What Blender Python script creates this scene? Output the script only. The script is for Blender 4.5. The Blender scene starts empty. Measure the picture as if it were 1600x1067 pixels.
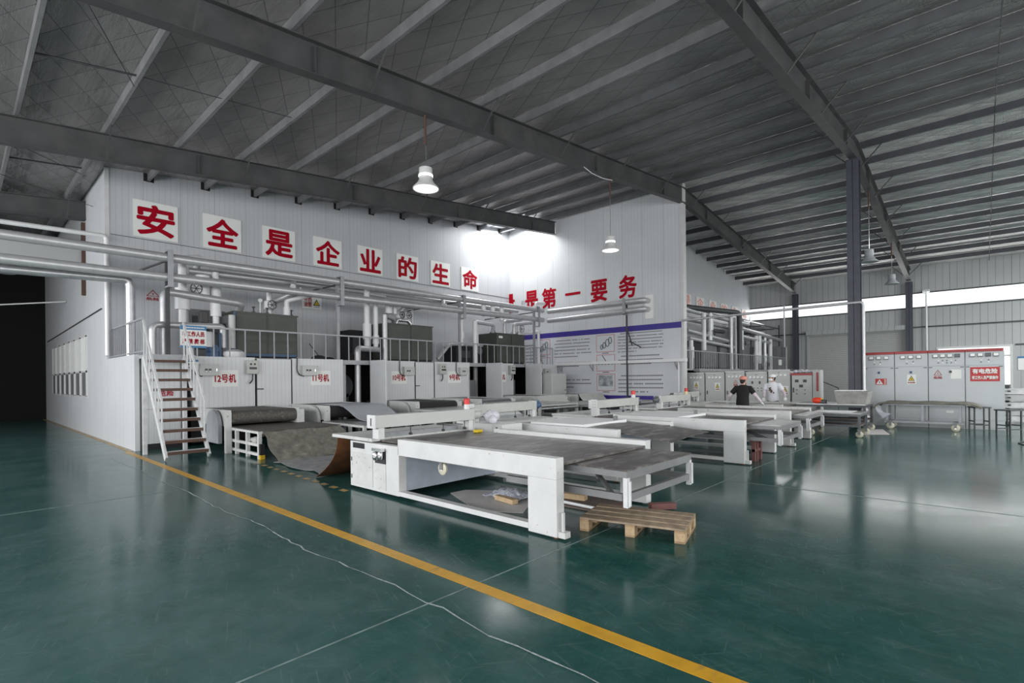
import bpy, math, random
from mathutils import Vector, Matrix
random.seed(7)
S = bpy.context.scene
COL = S.collection
R = math.radians
# ---------------------------------------------------------------- camera
H = 1.62
cam = bpy.data.cameras.new('camera')
cam.sensor_fit = 'HORIZONTAL'
cam.sensor_width = 36.0
cam.lens = 18.0
cam.shift_y = 59.5 / 1600
cam.clip_end = 300
co = bpy.data.objects.new('camera', cam)
COL.objects.link(co)
_yaw, _roll = R(47.5), R(-0.62)
_f = Vector((math.sin(_yaw), math.cos(_yaw), 0))
_r = Vector((math.cos(_yaw), -math.sin(_yaw), 0))
_u = Vector((0, 0, 1))
r2 = math.cos(_roll) * _r + math.sin(_roll) * _u
u2 = -math.sin(_roll) * _r + math.cos(_roll) * _u
m = Matrix((r2, u2, -_f)).transposed().to_4x4()
m.translation = (0, 0, H)
co.matrix_world = m
S.camera = co
# ---------------------------------------------------------------- view, world, daylight
S.view_settings.view_transform = 'Standard'
S.view_settings.look = 'None'
S.view_settings.gamma = 1
S.view_settings.use_curve_mapping = False
S.view_settings.exposure = 0.0
try:
    S.cycles.max_bounces = 8
    S.cycles.diffuse_bounces = 5
    S.cycles.sample_clamp_indirect = 6
except Exception:
    pass
W = bpy.data.worlds.new('sky')
S.world = W
W.use_nodes = True
W.node_tree.nodes['Background'].inputs[0].default_value = (0.95, 0.98, 1.0, 1)
W.node_tree.nodes['Background'].inputs[1].default_value = 1.4


def area(name, loc, tgt, sx, sy, watts, color=(1, 1, 1), spread=180):
    L = bpy.data.lights.new(name, 'AREA')
    L.shape = 'RECTANGLE'
    L.size, L.size_y = sx, sy
    L.energy = watts
    L.color = color
    L.spread = R(spread)
    o = bpy.data.objects.new(name, L)
    COL.objects.link(o)
    o.location = loc
    d = Vector(tgt) - Vector(loc)
    o.rotation_euler = d.to_track_quat('-Z', 'Y').to_euler()
    return o


# daylight standing in the window bands, the doors and the roof light of the hall, plus two added fill lamps
area('daylight_clerestory', (36.42, -1.0, 5.79), (26.42, -1.0, 11.0), 25.0, 0.78, 260, (1, 0.99, 0.98), 140)
area('daylight_left_windows', (-6.9, 7, 3.0), (0, 7, 2.7), 30.0, 3.4, 3200, (0.99, 0.99, 1))
area('daylight_rear_doors', (10, -13.9, 2.6), (10, 0, 2.6), 34.0, 3.6, 2100, (1, 0.99, 0.98))
area('daylight_roof_light', (18.1, 16.6, 9.1), (18.4, 16.75, 0), 2.2, 2.6, 270, (1, 1, 1))
area('added_fill_right', (11, -6, 8.35), (11, -6, 0), 12.0, 7.0, 1300, (1, 0.99, 0.98))  # added fill lamp out of view, brightens the right side
area('added_fill_far', (28, -7, 8.2), (28, -7, 0), 10.0, 7.0, 2300, (1, 1, 1))  # added fill lamp out of view, brightens the far wall
# ---------------------------------------------------------------- materials
def srgb(r, g, b):
    f = lambda c: c / 12.92 if c <= 0.04045 else ((c + 0.055) / 1.055) ** 2.4
    return (f(r / 255), f(g / 255), f(b / 255), 1)


class NT:
    def __init__(s, mat):
        s.t = mat.node_tree
        s.n = s.t.nodes

    def add(s, typ, **kw):
        n = s.n.new(typ)
        for k, v in kw.items():
            setattr(n, k, v)
        return n

    def put(s, a, b):
        s.t.links.new(a, b)

    def math(s, op, a, b=None):
        n = s.add('ShaderNodeMath', operation=op)
        for i, v in enumerate((a, b)):
            if v is None:
                continue
            if isinstance(v, (int, float)):
                n.inputs[i].default_value = v
            else:
                s.put(v, n.inputs[i])
        return n.outputs[0]

    def mix(s, fac, a, b):
        n = s.add('ShaderNodeMix', data_type='RGBA')
        for i, v in ((0, fac), (6, a), (7, b)):
            if isinstance(v, (int, float, tuple)):
                n.inputs[i].default_value = v
            else:
                s.put(v, n.inputs[i])
        return n.outputs[2]

    def noise(s, scale, detail=4, rough=.55, stretch=None, co=None):
        if co is None:
            co = s.add('ShaderNodeTexCoord').outputs['Object']
        if stretch:
            mp = s.add('ShaderNodeMapping')
            mp.inputs['Scale'].default_value = stretch
            s.put(co, mp.inputs[0])
            co = mp.outputs[0]
        n = s.add('ShaderNodeTexNoise')
        n.inputs['Scale'].default_value = scale
        n.inputs['Detail'].default_value = detail
        n.inputs['Roughness'].default_value = rough
        s.put(co, n.inputs['Vector'])
        return n.outputs['Fac']

    def ramp(s, fac, lo, hi):
        n = s.add('ShaderNodeMapRange')
        n.inputs['From Min'].default_value = lo
        n.inputs['From Max'].default_value = hi
        s.put(fac, n.inputs['Value'])
        return n.outputs[0]

    def bump(s, h, strength, dist=.01):
        b = s.add('ShaderNodeBump')
        b.inputs['Strength'].default_value = strength
        b.inputs['Distance'].default_value = dist
        s.put(h, b.inputs['Height'])
        s.put(b.outputs[0], s.n['Principled BSDF'].inputs['Normal'])


MATS = {}


def mat(name, col, rough=.5, metal=0., var=.12, vs=6., dirt=None, dlo=.55, dhi=.72, ds=9., bump=0., bs=40., ribs=None, em=0., spec=.5, bdist=.01, dst=None):
    """procedural paint: base colour with noise variation, optional dirt patches, pressed ribs along an axis"""
    M = bpy.data.materials.new(name)
    M.use_nodes = True
    N = NT(M)
    P = N.n['Principled BSDF']
    c = tuple(col) if len(col) == 4 else tuple(col) + (1,)
    lo = tuple(x * (1 - var) for x in c[:3]) + (1,)
    hi = tuple(min(1, x * (1 + var)) for x in c[:3]) + (1,)
    out = N.mix(N.ramp(N.noise(vs), .3, .7), lo, hi)
    if dirt:
        out = N.mix(N.ramp(N.noise(ds, 6, .65, dst), dlo, dhi), out, tuple(dirt) + (1,) if len(dirt) == 3 else tuple(dirt))
    h = None
    if ribs:
        co = N.add('ShaderNodeTexCoord').outputs['Object']
        sp = N.add('ShaderNodeSeparateXYZ')
        N.put(co, sp.inputs[0])
        for ax, pitch, width, dark in ribs:
            fr = N.math('FRACT', N.math('DIVIDE', sp.outputs['XYZ'.index(ax)], pitch))
            ln = N.math('LESS_THAN', fr, width)
            out = N.mix(N.math('MULTIPLY', ln, dark), out, tuple(x * .35 for x in c[:3]) + (1,))
            g = N.math('SUBTRACT', 1.0, ln)
            h = g if h is None else N.math('MULTIPLY', h, g)
        if not bump:
            N.bump(h, .5, .006)
    N.put(out, P.inputs['Base Color'])
    P.inputs['Roughness'].default_value = rough
    P.inputs['Metallic'].default_value = metal
    P.inputs['Specular IOR Level'].default_value = spec
    if bump:
        N.bump(N.noise(bs, 5), bump, bdist)
    if em:
        P.inputs['Emission Color'].default_value = c
        P.inputs['Emission Strength'].default_value = em
    MATS[name] = M
    return M


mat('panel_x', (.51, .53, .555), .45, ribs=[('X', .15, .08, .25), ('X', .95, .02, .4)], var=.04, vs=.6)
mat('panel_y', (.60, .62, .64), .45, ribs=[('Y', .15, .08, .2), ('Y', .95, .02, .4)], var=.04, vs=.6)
mat('machine_panel', (.62, .635, .65), .42, ribs=[('X', .11, .09, .3)], var=.05, vs=1.2, dirt=(.4, .38, .34), dlo=.66, dhi=.9, ds=3)
mat('machine_panel_y', (.62, .635, .65), .42, ribs=[('Y', .11, .09, .3)], var=.05, vs=1.2)
mat('far_panel', (.42, .435, .44), .5, ribs=[('Y', .3, .07, .55), ('Y', 1.2, .02, .6)], var=.06, vs=.5)
mat('shutter_slat', (.41, .425, .415), .5, ribs=[('Z', .11, .16, .6)], var=.05)
mat('plain_wall', (.4, .41, .42), .6, var=.05)
mat('unlit_hall_black', (.003, .003, .003), .9)
mat('beam_paint', (.062, .063, .066), .55, var=.25, vs=1.5, dirt=(.10, .10, .085), dlo=.5, dhi=.8, ds=1.2)
mat('column_paint', (.055, .062, .08), .5, var=.15)
mat('galvanised', (.21, .215, .22), .5, .3, var=.15, vs=2.5, dirt=(.17, .175, .18), dlo=.55, dhi=.8, ds=1.5)
mat('purlin_blue', (.07, .074, .085), .5, .1, var=.15, vs=2)
mat('purlin_grey', (.13, .137, .145), .5, .25, var=.15, vs=2)
mat('dark_steel', (.06, .065, .07), .5, .3)
mat('brown_steel', (.09, .045, .03), .6)
mat('rust', (.16, .062, .022), .7, var=.35, vs=5, dirt=(.06, .03, .018), ds=4)
mat('white_paint', (.60, .61, .61), .42, var=.06, vs=3, dirt=(.30, .24, .18), dlo=.64, dhi=.73, ds=13)
mat('white_paint_worn', (.56, .57, .56), .45, var=.08, vs=3, dirt=(.26, .215, .165), dlo=.6, dhi=.69, ds=15)
mat('beige_grey_paint', (.47, .48, .46), .45, var=.08, vs=4, dirt=(.28, .27, .24), dlo=.6, dhi=.75, ds=8)
mat('grey_paint', (.32, .34, .36), .45, var=.1, vs=4, dirt=(.16, .15, .14), dlo=.6, dhi=.8)
mat('rail_grey', (.33, .34, .36), .45, .2, var=.1)
mat('rail_white', (.6, .61, .62), .4, .0, var=.1, vs=8, dirt=(.3, .22, .17), dlo=.68, dhi=.78, ds=12)
mat('blue_grey', (.36, .40, .47), .5, var=.08)
mat('cabinet_grey', (.50, .515, .50), .42, var=.03, vs=2)
mat('board_grey', (.50, .53, .55), .38, var=.03, vs=2)
mat('red_strip', srgb(160, 48, 52), .45, var=.06)
mat('sign_red', srgb(160, 0, 30), .75, var=.04, spec=.15)
mat('faded_red', srgb(222, 150, 138), .6, var=.06)
mat('sign_white', (.78, .80, .78), .5, var=.02)
mat('faded_white', (.74, .72, .70), .5, var=.02)
mat('sign_red_ground', srgb(186, 52, 56), .5, var=.04)
mat('sign_yellow', srgb(214, 186, 40), .5, var=.05)
mat('sign_blue', srgb(62, 122, 168), .5, var=.05)
mat('sign_black', (.02, .02, .02), .5)
mat('banner_purple', srgb(58, 46, 138), .5, var=.06)
mat('banner_white', (.62, .645, .68), .45, var=.03, vs=1, ribs=[('Y', .09, .06, .12), ('Z', .09, .06, .12)])
mat('banner_ink', (.12, .12, .13), .6)
mat('banner_image', (.33, .35, .37), .5, var=.7, vs=4)
mat('pipe_cladding', (.52, .53, .545), .4, .5, var=.08, vs=6, bump=.15, bs=9)
mat('pipe_white', (.72, .73, .74), .4, .05, var=.03)
mat('pipe_clad_dull', (.50, .51, .53), .38, .7, var=.12, vs=6)
mat('tank_olive', (.066, .072, .062), .5, .1, var=.15, vs=2, dirt=(.10, .095, .08), dlo=.6, dhi=.8, ds=5)
mat('tank_grey', (.17, .175, .185), .5, .2, var=.12, vs=2)
mat('dark_void', (.018, .018, .02), .8)
mat('motor_blue', (.05, .1, .2), .5)
mat('motor_grey', (.12, .13, .14), .45, .3)
mat('belt_mesh', (.10, .095, .085), .6, .3, var=.4, vs=40, bump=.5, bs=140, dirt=(.24, .23, .20), ds=12)
mat('felt', (.17, .165, .14), .9, var=.3, vs=7, dirt=(.33, .32, .29), dlo=.55, dhi=.75, ds=12, bump=.3, bs=90)
mat('felt_floor', (.22, .22, .225), .85, var=.25, vs=6, bump=.2, bs=40, dirt=(.10, .13, .13), ds=4)
mat('sheet_brown', (.062, .053, .049), .34, var=.4, vs=3, dirt=(.30, .285, .27), dlo=.5, dhi=.72, ds=3.2, dst=(.8, 2.6, 1))
mat('sheet_grey', (.42, .45, .49), .4, var=.05)
mat('board_white', (.8, .82, .83), .45, var=.02)
mat('metal_top', (.36, .37, .37), .3, .55, var=.2, vs=4, dirt=(.15, .14, .13), dlo=.58, dhi=.75, ds=5)
mat('wood', (.34, .23, .125), .65, var=.3, vs=9, bump=.2, bs=60, dirt=(.22, .15, .09), dlo=.5, dhi=.75, ds=14)
mat('wood_grey', (.28, .215, .15), .7, var=.3, vs=9, bump=.2, bs=60, dirt=(.46, .27, .15), dlo=.6, dhi=.75, ds=14)
mat('wood_end', (.43, .315, .185), .7, var=.2, vs=20, dirt=(.34, .22, .12), ds=20)
mat('cardboard', (.52, .505, .50), .8, var=.1, vs=4)
mat('brown_board', (.14, .105, .09), .8, var=.2, vs=4)
mat('caster_cream', (.58, .56, .44), .5, var=.1)
mat('yellow_paint', srgb(196, 160, 36), .5, var=.12, vs=9, dirt=srgb(150, 130, 80), dlo=.6, dhi=.75, ds=10)
mat('line_paint', srgb(196, 148, 34), .35, var=.12, vs=5, dirt=srgb(128, 112, 72), dlo=.58, dhi=.75, ds=7)
mat('line_worn', srgb(168, 140, 92), .4, var=.15, vs=5, dirt=(.06, .11, .11), dlo=.52, dhi=.66, ds=3)
mat('crack', (.34, .40, .40), .6, var=.4, vs=30)
mat('joint', (.16, .22, .215), .6, var=.4, vs=9)
mat('red_lamp', srgb(200, 42, 40), .3)
mat('red_wood', (.17, .07, .065), .6)
mat('orange_paint', srgb(225, 70, 38), .4)
mat('lamp_glow', (1, 1, 1), .5, em=2.2)
mat('lamp_white', (.7, .7, .7), .35, .2)
mat('meter_face', (.80, .82, .82), .3)
mat('black_plastic', (.025, .025, .028), .4)
mat('chrome', (.65, .66, .68), .2, .9)
mat('skin', (.52, .32, .24), .5, var=.06)
mat('shirt_black', (.006, .006, .007), .85)
mat('shirt_white', (.72, .73, .78), .8, var=.04)
mat('sleeve_pale', (.60, .53, .58), .8)
mat('jeans', (.02, .03, .06), .8)
mat('cap_pink', srgb(206, 138, 122), .8)
mat('hair', (.015, .012, .01), .6)
mat('mask_white', (.8, .82, .84), .8)
mat('plastic_bag', (.62, .63, .68), .3, var=.15, vs=12)
mat('bubble_wrap', (.40, .42, .48), .25, var=.4, vs=50, bump=.8, bs=70)
mat('stack_grey', (.30, .295, .28), .7, var=.2, vs=5, ribs=[('Z', .022, .3, .35)])
mat('bright_wood', (.6, .5, .3), .6)

# the green epoxy floor
M = bpy.data.materials.new('epoxy_floor')
M.use_nodes = True
N = NT(M)
P = N.n['Principled BSDF']
a = N.mix(N.ramp(N.noise(.35, 5, .6), .35, .7), (.014, .070, .060, 1), (.030, .098, .091, 1))
a = N.mix(N.math('MULTIPLY', N.ramp(N.noise(1.6, 8, .72, (1, .45, 1)), .46, .74), .6), a, (.085, .135, .135, 1))
a = N.mix(N.math('MULTIPLY', N.ramp(N.noise(7, 6, .75, (1, .25, 1)), .55, .78), .45), a, (.12, .165, .16, 1))
a = N.mix(N.ramp(N.noise(26, 3, .6), .74, .78), a, (.20, .24, .235, 1))
a = N.mix(N.ramp(N.noise(3.5, 9, .72), .3, .62), N.mix(.55, a, (.006, .034, .030, 1)), a)
sx_ = N.add('ShaderNodeSeparateXYZ')      # side daylight painted in as patchy paler colour, open side of the yellow line
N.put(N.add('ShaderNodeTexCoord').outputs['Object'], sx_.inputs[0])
left_daylight = N.math('MULTIPLY', N.ramp(sx_.outputs[0], 2.75, 1.2), N.ramp(N.noise(1.1, 7, .7), .28, .66))
a = N.mix(N.math('MULTIPLY', left_daylight, .62), a, (.085, .145, .145, 1))
for ang, sc_, lo_, am in ((20, 10, .61, .2), (75, 14, .62, .17), (128, 9, .62, .16), (160, 18, .63, .18)):
    m1 = N.add('ShaderNodeMapping')
    m1.inputs['Rotation'].default_value = (0, 0, R(ang))
    N.put(N.add('ShaderNodeTexCoord').outputs['Object'], m1.inputs[0])
    a = N.mix(N.math('MULTIPLY', N.ramp(N.noise(sc_, 4, .6, (3.5, .22, 1), m1.outputs[0]), lo_, lo_ + .07), am), a, (.17, .23, .22, 1))
N.put(a, P.inputs['Base Color'])
rg = N.math('ADD', N.math('MULTIPLY', N.noise(1.1, 6, .7), .2), .06)
N.put(rg, P.inputs['Roughness'])
P.inputs['Specular IOR Level'].default_value = .15
N.bump(N.noise(1.3, 3), .05, .02)
MATS['epoxy_floor'] = M

# quilted silver foil under the roof; far-slope copy has clerestory light put into its colour
for fname, fa, fb, fm in (('roof_foil', (.36, .345, .345, 1), (.50, .48, .48, 1), .7), ('roof_foil_lit', (.60, .585, .58, 1), (.86, .84, .83, 1), .3)):
    M = bpy.data.materials.new(fname)
    M.use_nodes = True
    N = NT(M)
    P = N.n['Principled BSDF']
    tc = N.add('ShaderNodeTexCoord').outputs['Object']
    sp = N.add('ShaderNodeSeparateXYZ')
    N.put(tc, sp.inputs[0])
    x, y = sp.outputs[0], sp.outputs[1]
    d1 = N.math('LESS_THAN', N.math('FRACT', N.math('DIVIDE', N.math('ADD', x, N.math('MULTIPLY', y, .55)), .62)), .025)
    d2 = N.math('LESS_THAN', N.math('FRACT', N.math('DIVIDE', N.math('SUBTRACT', x, N.math('MULTIPLY', y, .55)), .62)), .025)
    d = N.math('MAXIMUM', d1, d2)
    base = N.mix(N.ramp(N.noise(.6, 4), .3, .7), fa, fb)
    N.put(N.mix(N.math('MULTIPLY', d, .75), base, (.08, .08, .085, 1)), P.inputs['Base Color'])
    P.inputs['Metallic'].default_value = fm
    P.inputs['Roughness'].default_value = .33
    wr = N.noise(2.2, 5, .6, (3.0, .55, 1))
    wr = N.math('ADD', wr, N.math('MULTIPLY', N.noise(7, 6, .75, (.35, 3.0, 1)), .55))
    h = N.math('SUBTRACT', N.math('ADD', wr, N.math('MULTIPLY', N.noise(9, 3, .6), .25)), N.math('MULTIPLY', d, .12))
    pl = None
    for op in ('ADD', 'SUBTRACT'):
        q = N.math('FRACT', N.math('DIVIDE', N.math(op, x, N.math('MULTIPLY', y, .55)), .62))
        q = N.math('SINE', N.math('MULTIPLY', q, math.pi))
        pl = q if pl is None else N.math('MULTIPLY', pl, q)
    h = N.math('ADD', h, N.math('MULTIPLY', pl, .45))
    N.bump(h, .6, .1)
    MATS[fname] = M
# ---------------------------------------------------------------- geometry helpers
class G:
    """collects boxes, tubes, lathes and prisms that end up as ONE mesh"""

    def __init__(s):
        s.v, s.f = [], []

    def add(s, vs, fs):
        o = len(s.v)
        s.v += [tuple(p) for p in vs]
        s.f += [[i + o for i in q] for q in fs]
        return s

    def b(s, x0, x1, y0, y1, z0, z1):
        return s.add([(x0, y0, z0), (x1, y0, z0), (x1, y1, z0), (x0, y1, z0), (x0, y0, z1), (x1, y0, z1), (x1, y1, z1), (x0, y1, z1)],
                     [(3, 2, 1, 0), (4, 5, 6, 7), (0, 1, 5, 4), (1, 2, 6, 5), (2, 3, 7, 6), (3, 0, 4, 7)])

    def bar(s, p, q, w, h, up=(0, 0, 1)):
        p, q = Vector(p), Vector(q)
        d = (q - p).normalized()
        u = Vector(up)
        sd = d.cross(u)
        if sd.length < 1e-4:
            sd = d.cross(Vector((1, 0, 0)))
        sd = sd.normalized() * w / 2
        u = sd.cross(d).normalized() * h / 2
        c = [p - sd - u, p + sd - u, p + sd + u, p - sd + u, q - sd - u, q + sd - u, q + sd + u, q - sd + u]
        return s.add(c, [(0, 1, 2, 3), (7, 6, 5, 4), (0, 4, 5, 1), (1, 5, 6, 2), (2, 6, 7, 3), (3, 7, 4, 0)])

    def t(s, pts, r, n=10, cap=True, bend=0):
        pts = [Vector(p) for p in pts]
        if bend and len(pts) > 2:
            q = [pts[0]]
            for i in range(1, len(pts) - 1):
                a, c, b2 = pts[i - 1], pts[i], pts[i + 1]
                l = min(bend, (a - c).length * .45, (b2 - c).length * .45)
                A, B = c + (a - c).normalized() * l, c + (b2 - c).normalized() * l
                for k in range(5):
                    w = k / 4
                    q.append(A * (1 - w) ** 2 + c * 2 * w * (1 - w) + B * w * w)
            q.append(pts[-1])
            pts = q
        rr = r if isinstance(r, (list, tuple)) else [r] * len(pts)
        rings = []
        prev = None
        for i, p in enumerate(pts):
            d = ((pts[min(i + 1, len(pts) - 1)] - pts[max(i - 1, 0)])).normalized()
            if prev is None:
                x = d.cross(Vector((0, 0, 1)))
                if x.length < 1e-3:
                    x = d.cross(Vector((1, 0, 0)))
                x.normalize()
            else:
                x = (prev - d * prev.dot(d)).normalized()
            prev = x
            yv = d.cross(x)
            rings.append([p + (x * math.cos(2 * math.pi * k / n) + yv * math.sin(2 * math.pi * k / n)) * rr[i] for k in range(n)])
        vs = [v for r_ in rings for v in r_]
        fs = []
        for i in range(len(rings) - 1):
            for k in range(n):
                a, b2 = i * n + k, i * n + (k + 1) % n
                fs.append((a, b2, b2 + n, a + n))
        if cap:
            fs.append(tuple(range(n))[::-1])
            fs.append(tuple((len(rings) - 1) * n + k for k in range(n)))
        return s.add(vs, fs)

    def lathe(s, c, prof, n=20, ax='Z'):
        cx, cy, cz = c
        vs = []
        for r, z in prof:
            for k in range(n):
                a = 2 * math.pi * k / n
                p, q = r * math.cos(a), r * math.sin(a)
                vs.append({'Z': (cx + p, cy + q, cz + z), 'X': (cx + z, cy + p, cz + q), 'Y': (cx + p, cy + z, cz + q)}[ax])
        fs = []
        for i in range(len(prof) - 1):
            for k in range(n):
                a, b2 = i * n + k, i * n + (k + 1) % n
                fs.append((a, b2, b2 + n, a + n))
        fs.append(tuple(range(n))[::-1])
        fs.append(tuple((len(prof) - 1) * n + k for k in range(n)))
        return s.add(vs, fs)

    def prism(s, poly, axis, a0, a1):
        """poly of 2D points extruded along an axis ('X': (y,z), 'Y': (x,z), 'Z': (x,y))"""
        mk = {'X': lambda p, a: (a, p[0], p[1]), 'Y': lambda p, a: (p[0], a, p[1]), 'Z': lambda p, a: (p[0], p[1], a)}[axis]
        n = len(poly)
        vs = [mk(p, a0) for p in poly] + [mk(p, a1) for p in poly]
        fs = [tuple(range(n))[::-1], tuple(range(n, 2 * n))]
        for i in range(n):
            j = (i + 1) % n
            fs.append((i, j, j + n, i + n))
        return s.add(vs, fs)

    def sheet(s, rows, th=.01):
        """grid of points (rows of equal length) given a thickness"""
        m_, n = len(rows), len(rows[0])
        P_ = [[Vector(p) for p in r] for r in rows]
        top, bot = [], []
        for i in range(m_):
            for j in range(n):
                du = P_[min(i + 1, m_ - 1)][j] - P_[max(i - 1, 0)][j]
                dv = P_[i][min(j + 1, n - 1)] - P_[i][max(j - 1, 0)]
                nn = du.cross(dv)
                nn = nn.normalized() if nn.length > 1e-9 else Vector((0, 0, 1))
                top.append(P_[i][j] + nn * th / 2)
                bot.append(P_[i][j] - nn * th / 2)
        vs = top + bot
        o = m_ * n
        fs = []
        for i in range(m_ - 1):
            for j in range(n - 1):
                a = i * n + j
                fs.append((a, a + n, a + n + 1, a + 1))
                fs.append((a + o, a + 1 + o, a + n + 1 + o, a + n + o))
        edge = [j for j in range(n)] + [i * n + n - 1 for i in range(1, m_)] + [(m_ - 1) * n + j for j in range(n - 2, -1, -1)] + [i * n for i in range(m_ - 2, 0, -1)]
        for k in range(len(edge)):
            a, b2 = edge[k], edge[(k + 1) % len(edge)]
            fs.append((a, b2, b2 + o, a + o))
        return s.add(vs, fs)

    def ball(s, c, r, n=12, m_=8, sc=(1, 1, 1)):
        prof = [(max(1e-3, r * math.sin(math.pi * i / m_)), -r * math.cos(math.pi * i / m_)) for i in range(m_ + 1)]
        o = len(s.v)
        s.lathe((0, 0, 0), prof, n)
        for i in range(o, len(s.v)):
            p = s.v[i]
            s.v[i] = (c[0] + p[0] * sc[0], c[1] + p[1] * sc[1], c[2] + p[2] * sc[2])
        return s


OFF = {}


def tag(o, label, cat, group=None, kind=None):
    if label:
        o['label'] = label
    if cat:
        o['category'] = cat
    if group:
        o['group'] = group
    if kind:
        o['kind'] = kind
    return o


def thing(name, label, cat, loc=(0, 0, 0), group=None, rotz=0., local=False):
    o = bpy.data.objects.new(name, None)
    o.empty_display_size = .2
    COL.objects.link(o)
    o.location = loc
    o.rotation_euler = (0, 0, rotz)
    OFF[o.name] = Vector((0, 0, 0)) if local else Vector(loc)
    return tag(o, label, cat, group)


def finish(o, smooth, bev):
    if smooth:
        for p in o.data.polygons:
            p.use_smooth = True
        try:
            o.data.set_sharp_from_angle(angle=R(40))
        except Exception:
            pass
    if bev:
        b = o.modifiers.new('bevel', 'BEVEL')
        b.width = bev
        b.segments = 2
        b.limit_method = 'ANGLE'
        b.angle_limit = R(50)


def part(par, name, m_, g, label=None, smooth=False, bev=0.):
    off = OFF[par.name] if par else Vector((0, 0, 0))
    me = bpy.data.meshes.new(name)
    me.from_pydata([tuple(Vector(v) - off) for v in g.v], [], g.f)
    me.materials.append(MATS[m_])
    o = bpy.data.objects.new(name, me)
    COL.objects.link(o)
    if par:
        o.parent = par
        OFF[o.name] = off
    else:
        OFF[o.name] = Vector((0, 0, 0))
    if label:
        o['label'] = label
    finish(o, smooth, bev)
    return o


def solo(name, label, cat, m_, g, group=None, smooth=False, bev=0., kind=None):
    o = part(None, name, m_, g, None, smooth, bev)
    return tag(o, label, cat, group, kind)


def struct(name, m_, g, smooth=False):
    o = part(None, name, m_, g, None, smooth)
    o['kind'] = 'structure'
    return o


def dup(root, loc, rotz=None, label=None, group=None):
    r = root.copy()
    COL.objects.link(r)
    r.location = loc
    if rotz is not None:
        r.rotation_euler = (0, 0, rotz)
    if label:
        r['label'] = label
    if group:
        r['group'] = group
    OFF[r.name] = OFF[root.name]
    for ch in list(root.children):
        c = ch.copy()
        COL.objects.link(c)
        c.parent = r
        for g in list(ch.children):
            d_ = g.copy()
            COL.objects.link(d_)
            d_.parent = c
    return r


NX = ((-1, 0, 0), (0, -1, 0))   # facing -X: normal, reading direction
NY = ((0, -1, 0), (1, 0, 0))    # facing -Y


def glyphs(s, box_w, box_h, origin, face, bold=.0, depth=.004, rows=None):
    """lettering fitted into a box; origin is the lower-left corner, face gives normal and reading direction"""
    cu = bpy.data.curves.new('lettering', 'FONT')
    cu.body = s
    cu.size = 1
    cu.extrude = .001
    cu.resolution_u = 3
    o = bpy.data.objects.new('lettering', cu)
    COL.objects.link(o)
    dg = bpy.context.evaluated_depsgraph_get()
    me = bpy.data.meshes.new_from_object(o.evaluated_get(dg))
    bpy.data.objects.remove(o)
    g = G()
    if not me.vertices:
        return g
    xs = [v.co.x for v in me.vertices]
    ys = [v.co.y for v in me.vertices]
    x0, x1, y0, y1 = min(xs), max(xs), min(ys), max(ys)
    sx, sy = box_w / max(1e-6, x1 - x0), box_h / max(1e-6, y1 - y0)
    if y1 - y0 < .25 * (x1 - x0):
        if len(s) == 1:
            sy = sx
    n, rd = Vector(face[0]), Vector(face[1])
    oy = (box_h - (y1 - y0) * sy) / 2
    O = Vector(origin)
    sh = [(0, 0)] if not bold else [(bold * math.cos(a), bold * math.sin(a)) for a in [math.pi * k / 4 for k in range(8)]]
    for k, (dx, dy) in enumerate(sh):      # a heavy weight: the same strokes laid side by side
        vs = []
        for v in me.vertices:
            z = depth + k * .0007 if v.co.z > 0 else 0
            vs.append(O + rd * ((v.co.x + dx - x0) * sx) + Vector((0, 0, 1)) * ((v.co.y + dy - y0) * sy + oy) + n * z)
        g.add(vs, [tuple(p.vertices) for p in me.polygons if bold == 0 or p.normal.z > -.5])
    bpy.data.meshes.remove(me)
    return g


def plate(c, w, h, face, th=.006, out=0.):
    """flat plate; c = lower-left corner on the wall"""
    n, rd = Vector(face[0]), Vector(face[1])
    O = Vector(c) + n * out
    u = Vector((0, 0, h))
    r = rd * w
    a = [O, O + r, O + r + u, O + u]
    bk = [p + n * th for p in a]
    g = G()
    return g.add(a + bk, [(4, 5, 6, 7), (3, 2, 1, 0), (0, 1, 5, 4), (1, 2, 6, 5), (2, 3, 7, 6), (3, 0, 4, 7)])


def tri(c, w, h, face, th=.004, out=0., hole=.0):
    n, rd = Vector(face[0]), Vector(face[1])
    O = Vector(c) + n * out
    z = Vector((0, 0, 1))
    A = [O, O + rd * w, O + rd * w / 2 + z * h]
    g = G()
    if not hole:
        return g.add(A + [p + n * th for p in A], [(3, 4, 5), (0, 2, 1), (0, 1, 4, 3), (1, 2, 5, 4), (2, 0, 3, 5)])
    cen = (A[0] + A[1] + A[2]) / 3
    B = [cen + (p - cen) * (1 - hole) for p in A]
    vs = A + B + [p + n * th for p in A] + [p + n * th for p in B]
    fs = []
    for i in range(3):
        j = (i + 1) % 3
        fs += [(6 + i, 6 + j, 9 + j, 9 + i), (i, j, 6 + j, 6 + i), (3 + i, 9 + i, 9 + j, 3 + j)]
    return g.add(vs, fs)


def at(c, face, du=0., dz=0., out=0.):
    return tuple(Vector(c) + Vector(face[1]) * du + Vector((0, 0, dz)) + Vector(face[0]) * out)


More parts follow.
